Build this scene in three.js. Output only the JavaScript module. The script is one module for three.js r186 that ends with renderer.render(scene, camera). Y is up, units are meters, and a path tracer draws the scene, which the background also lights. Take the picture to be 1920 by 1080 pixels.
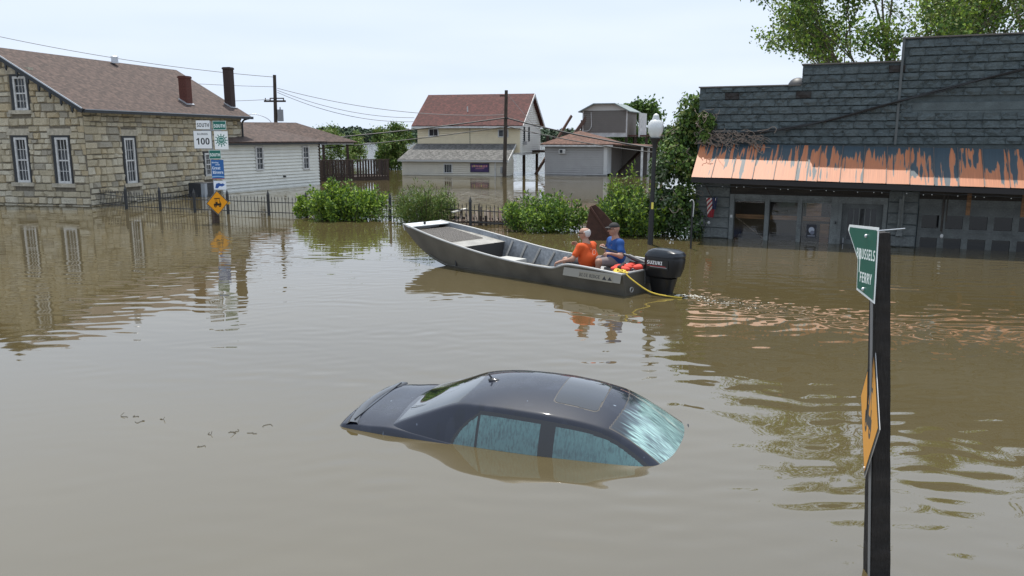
import * as THREE from 'three';
import { mergeGeometries, mergeVertices, toCreasedNormals } from 'three/addons/utils/BufferGeometryUtils.js';
import { MarchingCubes } from 'three/addons/objects/MarchingCubes.js';
import { ImprovedNoise } from 'three/addons/math/ImprovedNoise.js';

// ---------- camera, sky, sun, exposure ----------
const scene = new THREE.Scene();
const camera = new THREE.PerspectiveCamera(2 * Math.atan(540 / 1500) * 180 / Math.PI, 16 / 9, 0.1, 3000);
camera.position.set(0, 2.9, 0);
camera.rotation.x = -Math.atan(282 / 1500);
const renderer = new THREE.WebGLRenderer({ antialias: true });
renderer.toneMapping = THREE.LinearToneMapping;
renderer.toneMappingExposure = 1.3;
renderer.shadowMap.enabled = true;
const SUN = new THREE.Vector3(-0.054, 1, -0.325).normalize();
const sun = new THREE.DirectionalLight(new THREE.Color(1.0, 0.95, 0.86), 3.8);
sun.position.copy(SUN).multiplyScalar(80); sun.target.position.set(0, 0, -20);
sun.position.add(sun.target.position);
sun.castShadow = true; sun.shadow.mapSize.set(4096, 4096);
Object.assign(sun.shadow.camera, { left: -45, right: 45, top: 45, bottom: -45, near: 1, far: 200 });
scene.add(sun, sun.target);

const noiseGen = new ImprovedNoise();
const n3 = (x, y, z = 0) => noiseGen.noise(x, y, z);
const fbm = (x, y, z = 0, o = 4) => { let s = 0, a = 0.5; for (let i = 0; i < o; i++) { s += a * n3(x, y, z + i * 7.3); x *= 2.03; y *= 2.03; z *= 2.03; a *= 0.5; } return s; };
function seeded(a) { return () => { a |= 0; a = a + 0x6D2B79F5 | 0; let t = Math.imul(a ^ a >>> 15, 1 | a); t = t + Math.imul(t ^ t >>> 7, 61 | t) ^ t; return ((t ^ t >>> 14) >>> 0) / 4294967296; }; }
const clamp = (x, a = 0, b = 1) => Math.min(b, Math.max(a, x));
const lerp = (a, b, t) => a + (b - a) * t;
const sstep = (a, b, x) => { const t = clamp((x - a) / (b - a)); return t * t * (3 - 2 * t); };

{ // pale summer sky with thin high cloud
  const W = 1024, Hh = 512, d = new Float32Array(W * Hh * 4);
  for (let j = 0; j < Hh; j++) for (let i = 0; i < W; i++) {
    const el = ((j + 0.5) / Hh - 0.5) * Math.PI, az = (i + 0.5) / W * 2 * Math.PI - Math.PI;
    const x = Math.cos(el) * Math.cos(az), y = Math.sin(el), z = Math.cos(el) * Math.sin(az);
    const h = Math.max(0, y), k = Math.pow(1 - h, 2.2);
    let r = lerp(0.55, 0.61, k), g = lerp(0.66, 0.69, k), b = lerp(0.84, 0.81, k);
    const yy = Math.max(y, 0.06);
    const c = clamp(fbm(x / yy * 0.35 + 4, z / yy * 0.5, 2.5, 5) * 1.1 + 0.42) * 0.45;
    r = lerp(r, 0.78, c); g = lerp(g, 0.83, c); b = lerp(b, 0.88, c);
    const cs = x * SUN.x + y * SUN.y + z * SUN.z, gl = 0.6 * Math.pow(Math.max(0, cs), 10);
    r += gl; g += gl * 0.97; b += gl * 0.9;
    if (y < 0) { r = 0.25; g = 0.23; b = 0.18; }
    const o = (j * W + i) * 4; d[o] = r; d[o + 1] = g; d[o + 2] = b; d[o + 3] = 1;
  }
  const t = new THREE.DataTexture(d, W, Hh, THREE.RGBAFormat, THREE.FloatType);
  t.mapping = THREE.EquirectangularReflectionMapping; t.magFilter = t.minFilter = THREE.LinearFilter; t.colorSpace = THREE.LinearSRGBColorSpace; t.needsUpdate = true;
  scene.background = t; scene.environment = t;
}

// ---------- helpers ----------
const taken = {};
function numbered(n) { const k = taken[n] = (taken[n] ?? -1) + 1; return k ? n + '_' + String(k).padStart(3, '0') : n; }
const shadow = o => { o.castShadow = o.receiveShadow = true; return o; };
function tag(o, label, category, group, kind) { Object.assign(o.userData, { label, category }); if (group) o.userData.group = group; if (kind) o.userData.kind = kind; return o; }
function thing(name, label, category, pos = [0, 0, 0], turn = 0, group) {
  const o = new THREE.Group(); o.name = numbered(name); o.position.set(...pos); o.rotation.y = turn; scene.add(o); return tag(o, label, category, group);
}
function part(name, geo, mat, parent, opt = {}) {
  const m = shadow(new THREE.Mesh(Array.isArray(geo) ? merge(geo) : geo, mat)); m.name = name; parent.add(m);
  if (opt.pos) m.position.set(...opt.pos); if (opt.rot) m.rotation.set(...opt.rot); if (opt.scale) m.scale.set(...opt.scale); if (opt.kind) m.userData.kind = opt.kind; if (opt.label) m.userData.label = opt.label;
  return m;
}
function top(name, geo, mat, label, category, group) { const m = part(numbered(name), geo, mat, scene); return tag(m, label, category, group); }
function structure(name, geo, mat) { const m = part(numbered(name), geo, mat, scene); m.userData.kind = 'structure'; return m; }
function norm(g) { g = g.index ? g.toNonIndexed() : g; for (const k of Object.keys(g.attributes)) if (!['position', 'normal', 'uv'].includes(k)) g.deleteAttribute(k); if (!g.attributes.normal) g.computeVertexNormals(); if (!g.attributes.uv) g.setAttribute('uv', new THREE.BufferAttribute(new Float32Array(g.attributes.position.count * 2), 2)); return g; }
const merge = a => mergeGeometries(a.map(norm));
const C = (r, g, b) => new THREE.Color().setRGB(r, g, b);
function M(c, rough = 0.8, o = {}) { return new THREE.MeshStandardMaterial({ color: Array.isArray(c) ? C(...c) : c, roughness: rough, side: THREE.DoubleSide, ...o }); }
function MP(c, rough, o = {}) { return new THREE.MeshPhysicalMaterial({ color: Array.isArray(c) ? C(...c) : c, roughness: rough, side: THREE.DoubleSide, ...o }); }
// box by extents, uv in metres
function bx(x0, x1, y0, y1, z0, z1) {
  const g = new THREE.BoxGeometry(x1 - x0, y1 - y0, z1 - z0); g.translate((x0 + x1) / 2, (y0 + y1) / 2, (z0 + z1) / 2); return uvBox(g);
}
function uvBox(g, s = 1) {
  const p = g.attributes.position, n = g.attributes.normal, u = new Float32Array(p.count * 2);
  for (let i = 0; i < p.count; i++) { const ax = Math.abs(n.getX(i)), ay = Math.abs(n.getY(i)), az = Math.abs(n.getZ(i)); let a, b;
    if (az >= ax && az >= ay) { a = p.getX(i); b = p.getY(i); } else if (ax >= ay) { a = p.getZ(i); b = p.getY(i); } else { a = p.getX(i); b = p.getZ(i); }
    u[2 * i] = a * s; u[2 * i + 1] = b * s; }
  g.setAttribute('uv', new THREE.BufferAttribute(u, 2)); return g;
}
const V = (x, y, z) => new THREE.Vector3(x, y, z);
// bar of rectangular section between two points
function bar(p, q, w, h, up = V(0, 1, 0)) {
  const d = q.clone().sub(p), L = d.length(), g = new THREE.BoxGeometry(w, h, L); uvBox(g);
  const m = new THREE.Matrix4().lookAt(q, p, Math.abs(d.clone().normalize().dot(up)) > 0.98 ? V(1, 0, 0) : up); g.applyMatrix4(m); g.translate(...p.clone().add(q).multiplyScalar(0.5)); return g;
}
function rod(p, q, r0, r1 = r0, seg = 8) {
  const d = q.clone().sub(p), g = new THREE.CylinderGeometry(r1, r0, d.length(), seg, 1); g.applyQuaternion(new THREE.Quaternion().setFromUnitVectors(V(0, 1, 0), d.normalize())); g.translate(...p.clone().add(q).multiplyScalar(0.5)); return g;
}
function tube(pts, r, seg = 24, rad = 6) { return new THREE.TubeGeometry(new THREE.CatmullRomCurve3(pts), seg, r, rad); }
function sheet(pts, thick) { // convex planar polygon given in order, thickened along its normal (downwards)
  const n = pts[1].clone().sub(pts[0]).cross(pts[2].clone().sub(pts[0])).normalize().multiplyScalar(thick), q = pts.map(p => p.clone().sub(n)), tr = [];
  const tri = (a, b, c) => tr.push(a, b, c);
  for (let i = 1; i < pts.length - 1; i++) { tri(pts[0], pts[i], pts[i + 1]); tri(q[0], q[i + 1], q[i]); }
  for (let i = 0; i < pts.length; i++) { const j = (i + 1) % pts.length; tri(pts[i], q[i], pts[j]); tri(pts[j], q[i], q[j]); }
  const g = new THREE.BufferGeometry().setFromPoints(tr); g.computeVertexNormals();
  const ux = pts[1].clone().sub(pts[0]).normalize(), uy = n.clone().normalize().cross(ux), u = new Float32Array(tr.length * 2);
  tr.forEach((p, i) => { u[2 * i] = p.dot(ux); u[2 * i + 1] = p.dot(uy); }); g.setAttribute('uv', new THREE.BufferAttribute(u, 2)); return g;
}
function spline(pts) { // monotone-ish interpolation through [x, y] pairs
  return x => { if (x <= pts[0][0]) return pts[0][1]; for (let i = 0; i < pts.length - 1; i++) { const [x0, y0] = pts[i], [x1, y1] = pts[i + 1]; if (x <= x1) {
    const s = (a, b) => (b[1] - a[1]) / (b[0] - a[0]), m = s(pts[i], pts[i + 1]);
    const m0 = i ? (Math.sign(s(pts[i - 1], pts[i])) === Math.sign(m) ? (s(pts[i - 1], pts[i]) + m) / 2 : 0) : m, m1 = i < pts.length - 2 ? (Math.sign(s(pts[i + 1], pts[i + 2])) === Math.sign(m) ? (s(pts[i + 1], pts[i + 2]) + m) / 2 : 0) : m;
    const t = (x - x0) / (x1 - x0), h = x1 - x0; return y0 * (2 * t ** 3 - 3 * t * t + 1) + h * m0 * (t ** 3 - 2 * t * t + t) + y1 * (3 * t * t - 2 * t ** 3) + h * m1 * (t ** 3 - t * t); } } return pts[pts.length - 1][1]; };
}
// textures: f(u, v) -> [r, g, b] in 0..1 sRGB (or grey) on a tile of w by h pixels
function tex(w, h, f, { srgb = true, repeat = [1, 1] } = {}) {
  const d = new Uint8Array(w * h * 4);
  for (let j = 0; j < h; j++) for (let i = 0; i < w; i++) { const c = f(i / w, j / h), o = (j * w + i) * 4; const [r, g, b] = Array.isArray(c) ? c : [c, c, c]; d[o] = clamp(r) * 255; d[o + 1] = clamp(g) * 255; d[o + 2] = clamp(b) * 255; d[o + 3] = 255; }
  const t = new THREE.DataTexture(d, w, h); t.wrapS = t.wrapT = THREE.RepeatWrapping; t.magFilter = THREE.LinearFilter; t.minFilter = THREE.LinearMipmapLinearFilter; t.generateMipmaps = true; t.repeat.set(...repeat);
  if (srgb) t.colorSpace = THREE.SRGBColorSpace; t.needsUpdate = true; return t;
}
// noise that repeats over one tile: blends four shifted copies
function tileNoise(fx, fy, o = 4, z = 0) { return (u, v) => { const f = (a, b) => fbm(a * fx, b * fy, z, o); const a = sstep(0, 1, u), b = sstep(0, 1, v); return lerp(lerp(f(u, v), f(u - 1, v), a), lerp(f(u, v - 1), f(u - 1, v - 1), a), b); }; }
function canvasTex(w, h, draw) { const c = document.createElement('canvas'); c.width = w; c.height = h; const x = c.getContext('2d'); draw(x, w, h); const t = new THREE.CanvasTexture(c); t.colorSpace = THREE.SRGBColorSpace; t.magFilter = THREE.LinearFilter; return t; }
const R = Math.PI / 180;

// shared grime tones: multiply maps with fine and coarse noise
const nA = tileNoise(6, 6, 5), nB = tileNoise(40, 40, 3, 5), nC = tileNoise(3, 24, 4, 9);
const grainTex = tex(512, 512, (u, v) => { const k = 0.82 + 0.3 * nA(u, v) + 0.25 * nB(u, v); return [k, k, k]; });
const woodTex = tex(512, 512, (u, v) => { const k = 0.75 + 0.5 * nC(u, v) + 0.2 * nB(u, v); return [k, k * 0.98, k * 0.95]; });
const bumpTex = tex(512, 512, (u, v) => 0.5 + 0.5 * nB(u, v) + 0.3 * nA(u, v), { srgb: false });
const fineTex = tex(256, 256, (u, v) => { const k = 0.95 + 0.07 * nA(u, v) + 0.06 * nB(u, v); return [k, k, k]; });
const rep = (t, x, y) => { const c = t.clone(); c.repeat.set(x, y); c.needsUpdate = true; return c; };
const grain = (s = 1) => ({ map: rep(grainTex, s, s) });
const wood = (s = 1) => ({ map: rep(woodTex, s, s), bumpMap: rep(woodTex, s, s), bumpScale: 0.004 });
const whitePaint = M([0.82, 0.82, 0.8], 0.6, grain(0.5)), darkTrim = M([0.012, 0.016, 0.02], 0.5), glass = MP([0.02, 0.025, 0.03], 0.03, { specularIntensity: 1 }), blackIron = M([0.012, 0.013, 0.014], 0.5);
const timber = M([0.09, 0.06, 0.045], 0.85, wood(1)), greyTimber = M([0.17, 0.14, 0.12], 0.85, wood(1));

// ---------- floodwater ----------
{
  const N = 1400, SZ = 56, enc = 6; // near patch 56 m square
  const rnd = seeded(11), waves = [];
  for (let i = 0; i < 30; i++) { const L = 0.2 * Math.pow(4.5, rnd() * rnd() * 0.4 + rnd() * 0.6), a = (rnd() - 0.5) * 1.35 + Math.PI / 2 + 0.12, k = 2 * Math.PI / L; waves.push([Math.cos(a) * k, Math.sin(a) * k, rnd() * 6.3, 0.0062 * (0.6 + rnd() * 0.8) * Math.pow(L / 0.35, -0.3), rnd() * 50]); }
  const d = new Uint8Array(N * N * 4), stern = [3.2, -14.6], hd = [-0.722, -0.692];
  // slow fields on a coarse grid, looked up bilinearly
  const G = 321, grid = (f) => { const a = new Float32Array(G * G); for (let j = 0; j < G; j++) for (let i = 0; i < G; i++) a[j * G + i] = f((i / (G - 1) - 0.5) * SZ, -(j / (G - 1)) * SZ + 2); return (x, z) => { const u = clamp((x / SZ + 0.5) * (G - 1), 0, G - 1.001), v = clamp((2 - z) / SZ * (G - 1), 0, G - 1.001), i = u | 0, j = v | 0, s = u - i, t = v - j, o = j * G + i; return (a[o] * (1 - s) + a[o + 1] * s) * (1 - t) + (a[o + G] * (1 - s) + a[o + G + 1] * s) * t; }; };
  const fPatch = grid((x, z) => (0.5 + 0.9 * clamp(0.5 + 1.4 * n3(x * 0.11, z * 0.16, 3.1))) * (0.6 + 0.9 * sstep(-3, 7, x + (z + 14) * 0.25))), fX = grid((x, z) => 0.35 * n3(x * 0.5, z * 0.5, 1)), fZ = grid((x, z) => 0.35 * n3(x * 0.5, z * 0.5, 9)), fA = grid((x, z) => 0.5 + 1.4 * n3(x * 0.45, z * 0.9, 21)), fB = grid((x, z) => 0.5 + 1.4 * n3(x * 0.8, z * 1.5, 33));
  const LUT = new Float32Array(8192); for (let i = 0; i < 8192; i++) LUT[i] = Math.cos(i / 8192 * 2 * Math.PI); const KK = 8192 / (2 * Math.PI), wl = waves.length, wk = new Float64Array(wl * 6); waves.forEach((q, w) => { const k = Math.hypot(q[0], q[1]); wk.set([q[0] * KK, q[1] * KK, q[2] * KK + 8192 * 4096, q[3] * q[0] / k, q[3] * q[1] / k, 0], w * 6); });
  for (let j = 0; j < N; j++) for (let i = 0; i < N; i++) {
    const x = (i / N - 0.5) * SZ, z = -(j / N) * SZ + 2; // v grows away from the viewer
    let sx = 0, sz = 0; const wx = x + fX(x, z), wz = z + fZ(x, z), gA = fA(x, z), gB = fB(x, z), pt = fPatch(x, z);
    for (let w = 0, o = 0; w < wl; w++, o += 6) { const c = LUT[(wk[o] * wx + wk[o + 1] * wz + wk[o + 2]) & 8191] * (w & 1 ? gA : gB); sx += c * wk[o + 3]; sz += c * wk[o + 4]; }
    sx *= pt; sz *= pt;
    const dx = x - stern[0], dz = z - stern[1], back = -(dx * hd[0] + dz * hd[1]), off = dx * hd[1] - dz * hd[0], r = Math.hypot(dx, dz);
    if (r > 0.05 && r < 16) { const amp = 0.03 * Math.exp(-r / 4) * (0.4 + 0.6 * sstep(-1.5, 1, back)) * (0.6 + 0.8 * clamp(0.5 + n3(x * 1.2, z * 1.2, 4))); const ph = Math.cos(r * 2 * Math.PI / 0.62 + 2.6 * n3(x * 0.7, z * 0.7, 2)) * amp; sx += ph * dx / r; sz += ph * dz / r;
      if (r < 9) { const churn = Math.exp(-off * off / (0.16 + 0.05 * Math.max(0, back))) * sstep(-0.4, 0.2, back) * Math.exp(-Math.max(0, back) / 2.6) * 0.35; if (churn > 0.003) { sx += churn * n3(x * 7, z * 7, 1); sz += churn * n3(x * 7, z * 7, 8); } } }
    const cx = x - 0.3, cz = z + 7.35, e = Math.hypot(cx / 2.4, cz / 1.35); if (e < 2) { const am = 0.02 * Math.exp(-Math.abs(e - 1) * 5), w = Math.cos(e * 22 + 2 * n3(x * 2, z * 2, 6)); sx += am * w * cx / 2.4; sz += am * w * cz; }
    const o = (j * N + i) * 4; d[o] = 127.5 + 127.5 * clamp(-sx * enc, -1, 1); d[o + 1] = 127.5 + 127.5 * clamp(sz * enc, -1, 1); d[o + 2] = 255; d[o + 3] = 255;
  }
  const mk = (d, n) => { const t = new THREE.DataTexture(d, n, n); t.wrapS = t.wrapT = THREE.RepeatWrapping; t.magFilter = THREE.LinearFilter; t.minFilter = THREE.LinearFilter; t.needsUpdate = true; return t; };
  const nm = mk(d, N);
  const n2 = 512, d2 = new Uint8Array(n2 * n2 * 4), f1 = tileNoise(14, 30, 3, 2), hgt = new Float32Array(n2 * n2);
  for (let j = 0; j < n2; j++) for (let i = 0; i < n2; i++) hgt[j * n2 + i] = f1(i / n2, j / n2);
  for (let j = 0; j < n2; j++) for (let i = 0; i < n2; i++) { const sx = (hgt[j * n2 + (i + 1) % n2] - hgt[j * n2 + i]) * 60, sz = (hgt[((j + 1) % n2) * n2 + i] - hgt[j * n2 + i]) * 60, o = (j * n2 + i) * 4; d2[o] = 127.5 - 127.5 * clamp(sx * 0.4, -1, 1); d2[o + 1] = 127.5 - 127.5 * clamp(sz * 0.4, -1, 1); d2[o + 2] = d2[o + 3] = 255; }
  const nm2 = mk(d2, n2);
  const mud = tileNoise(5, 9, 5, 3), mudTex = tex(512, 512, (u, v) => { const k = 0.93 + 0.16 * mud(u, v); return [k, k, k * 0.99]; });
  const mkMat = (nmap, sc, s) => MP([0.1, 0.079, 0.038], 0.02, { ior: 2.3, normalMap: nmap, normalScale: new THREE.Vector2(sc, sc), map: rep(mudTex, s, s) });
  const plane = (x0, x1, z0, z1, u) => { const g = new THREE.BufferGeometry(); g.setAttribute('position', new THREE.Float32BufferAttribute([x0, 0, z1, x1, 0, z1, x1, 0, z0, x0, 0, z0], 3)); g.setAttribute('normal', new THREE.Float32BufferAttribute([0, 1, 0, 0, 1, 0, 0, 1, 0, 0, 1, 0], 3)); g.setAttribute('uv', new THREE.Float32BufferAttribute(u, 2)); g.setIndex([0, 1, 2, 0, 2, 3]); return g; };
  structure('floodwater', plane(-SZ / 2, SZ / 2, 2 - SZ, 2, [0, 0, 1, 0, 1, 1, 0, 1]), mkMat(nm, 1 / enc, 1));
  const far = [[-900, 900, -1400, 2 - SZ], [-900, -SZ / 2, 2 - SZ, 60], [SZ / 2, 900, 2 - SZ, 60], [-SZ / 2, SZ / 2, 2, 60]].map(([a, b, c, e]) => plane(a, b, c, e, [a, -e, b, -e, b, -c, a, -c].map(q => q / 20)));
  structure('floodwater', merge(far), mkMat(nm2, 0.05, 1));
  structure('ground', plane(-1200, 1200, -1500, 80, [0, 0, 1, 0, 1, 1, 0, 1]).translate(0, -2.2, 0), M([0.12, 0.1, 0.07], 1));
}
// ---------- buildings ----------
// every wall is laid out in its own frame: x along the wall, y up, z outwards; T carries that frame into the building's group
const frameT = (x, z, turn) => new THREE.Matrix4().makeRotationY(turn).setPosition(x, 0, z);
const ID = new THREE.Matrix4();
function wp(name, geo, mat, parent, T, opt) { const m = part(name, geo, mat, parent, opt); m.applyMatrix4(T); return m; }
// rectangles left over round openings [x0, x1, y0, y1]
function around(X0, X1, Y0, Y1, ops) {
  const ys = [...new Set([Y0, Y1, ...ops.flatMap(o => [o[2], o[3]])])].filter(y => y >= Y0 && y <= Y1).sort((a, b) => a - b), out = [];
  for (let i = 0; i < ys.length - 1; i++) { const a = ys[i], b = ys[i + 1], m = (a + b) / 2; let x = X0;
    for (const o of ops.filter(o => o[2] < m && o[3] > m).sort((p, q) => p[0] - q[0])) { if (o[0] > x) out.push([x, o[0], a, b]); x = Math.max(x, o[1]); } if (x < X1) out.push([x, X1, a, b]); }
  return out;
}
function sashWindow(parent, T, x0, x1, y0, y1, { z = -0.1, trim = whitePaint, t = 0.07, cols = 3, rows = 2, both = true, split = true, blind } = {}) {
  const ym = (y0 + y1) / 2, g = [bx(x0, x0 + t, y0, y1, z - 0.05, z + 0.05), bx(x1 - t, x1, y0, y1, z - 0.05, z + 0.05), bx(x0 + t, x1 - t, y1 - t, y1, z - 0.05, z + 0.05), bx(x0 + t, x1 - t, y0, y0 + t, z - 0.05, z + 0.06)];
  if (split) g.push(bx(x0 + t, x1 - t, ym - 0.03, ym + 0.03, z - 0.04, z + 0.04));
  const w = wp('window', g, trim, parent, T);
  const panes = split ? [[ym + 0.03, y1 - t], [y0 + t, ym - 0.03]] : [[y0 + t, y1 - t]];
  panes.forEach(([a, b], k) => {
    part('pane', bx(x0 + t, x1 - t, a, b, z - 0.02, z - 0.012), glass, w);
    if (cols > 1 && (both || !k)) { const m = []; for (let i = 1; i < cols; i++) { const x = lerp(x0 + t, x1 - t, i / cols); m.push(bx(x - 0.011, x + 0.011, a, b, z - 0.011, z + 0.012)); } for (let i = 1; i < rows; i++) { const y = lerp(a, b, i / rows); m.push(bx(x0 + t, x1 - t, y - 0.011, y + 0.011, z - 0.0105, z + 0.0115)); } part('muntin', m, trim, w); }
  });
  return w;
}
// rough-faced block, unit size, in front of z = 0
function roughBlock(rnd, nx = 2, ny = 1, rough = 0.35, edge = 0.07, ends = 0) {
  const xs = [0, edge], ys = [0, edge * 1.4]; for (let i = 1; i < nx; i++) xs.push(i / nx); for (let i = 1; i < ny; i++) ys.push(i / ny); xs.push(1 - edge, 1); ys.push(1 - edge * 1.4, 1);
  const P = [], I = [], W = xs.length, Hh = ys.length;
  ys.forEach((y, j) => xs.forEach((x, i) => { const e = i === 0 || j === 0 || i === W - 1 || j === Hh - 1, c = !e && (i === 1 || j === 1 || i === W - 2 || j === Hh - 2); const jx = e ? (rnd() - 0.5) * 0.05 : (rnd() - 0.5) * 0.06, jy = e ? (rnd() - 0.5) * 0.07 : (rnd() - 0.5) * 0.08; P.push((i === 0 || i === W - 1 ? x : clamp(x + jx)) - 0.5, clamp(y + jy) - 0.5, e ? (j > 0 && j < Hh - 1 ? ends : 0) : (c ? 0.62 : 0.8) + (rnd() - 0.5) * rough); }));
  for (let j = 0; j < Hh - 1; j++) for (let i = 0; i < W - 1; i++) { const a = j * W + i; if ((i + j) % 2) I.push(a, a + 1, a + W + 1, a, a + W + 1, a + W); else I.push(a, a + 1, a + W, a + 1, a + W + 1, a + W); }
  const g = new THREE.BufferGeometry(); g.setAttribute('position', new THREE.Float32BufferAttribute(P, 3)); g.setIndex(I); const q = g.toNonIndexed(); q.computeVertexNormals(); return uvBox(q);
}
// wall boards laid one over the other: one board, x0..x1 at height y
function boards(parent, T, X0, X1, Y0, Y1, ops, h, mat, { single = true, slope, name = 'board' } = {}) {
  const merged = [];
  for (let y = Y0; y < Y1 - 0.01; y += h) { const hh = Math.min(h, Y1 - y) + 0.004, m = y + h / 2; let x = X0, xe = X1; if (slope) { [x, xe] = slope(m); if (xe - x < 0.1) continue; }
    const cuts = ops.filter(o => o[2] < m && o[3] > m).sort((p, q) => p[0] - q[0]), runs = []; for (const o of cuts) { if (o[0] > x) runs.push([x, o[0]]); x = Math.max(x, o[1]); } if (x < xe) runs.push([x, xe]);
    for (const [a, b] of runs) { const g = boardGeo(a, b, y, hh); single ? wp(name, g, mat, parent, T) : merged.push(g); } }
  if (!single && merged.length) wp(name + 's', merged, mat, parent, T, { kind: 'stuff' });
}
function boardGeo(x0, x1, y, h) { // wedge: thick at its lower edge
  const P = [], q = (a, b, c, d) => P.push(...a, ...b, ...c, ...a, ...c, ...d), zb = 0.085, zt = 0.004;
  const A = [x0, y, 0], B = [x1, y, 0], Cc = [x1, y, zb], D = [x0, y, zb], E = [x0, y + h, 0], F = [x1, y + h, 0], G = [x1, y + h, zt], Hh = [x0, y + h, zt];
  q(D, Cc, G, Hh); q(A, B, Cc, D); q(Hh, G, F, E); q(A, D, Hh, E); q(B, F, G, Cc); const g = new THREE.BufferGeometry(); g.setAttribute('position', new THREE.Float32BufferAttribute(P, 3)); g.computeVertexNormals(); return uvBox(g);
}
// shingles: rows 0.14 m deep with broken tone
function shingleTex(seed, base, vary) { const rnd = seeded(seed), tones = []; for (let i = 0; i < 4096; i++) tones.push(rnd()); return tex(512, 512, (u, v) => { const r = Math.floor(v * 16), f = v * 16 - r, c = Math.floor((u + (r % 2) * 0.03) * 16 + tones[r] * 3), t = tones[(r * 37 + c * 11) & 4095], k = 1 + vary * (t - 0.5) + 0.25 * nB(u, v) + 0.25 * nA(u, v), gap = f < 0.12 ? 0.72 : 1; return base.map(b => b * k * gap); }); }
const shBump = tex(256, 256, (u, v) => { const f = v * 8 % 1; return 1 - f * 0.8; }, { srgb: false });
const roofMat = (seed, base, vary = 0.35) => M([1, 1, 1], 0.9, { map: rep(shingleTex(seed, base, vary), 0.45, 0.45), bumpMap: rep(shBump, 0.9, 0.9), bumpScale: 0.012 });
const roofBrown = roofMat(3, [0.3, 0.245, 0.222]), roofRed = roofMat(5, [0.31, 0.18, 0.165]), roofGrey = roofMat(6, [0.38, 0.375, 0.365]), roofTan = roofMat(8, [0.38, 0.275, 0.23]);
const brickMat = M([0.16, 0.055, 0.04], 0.9, grain(2)), flashing = M([0.55, 0.57, 0.6], 0.4, { metalness: 0.6 });

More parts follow.
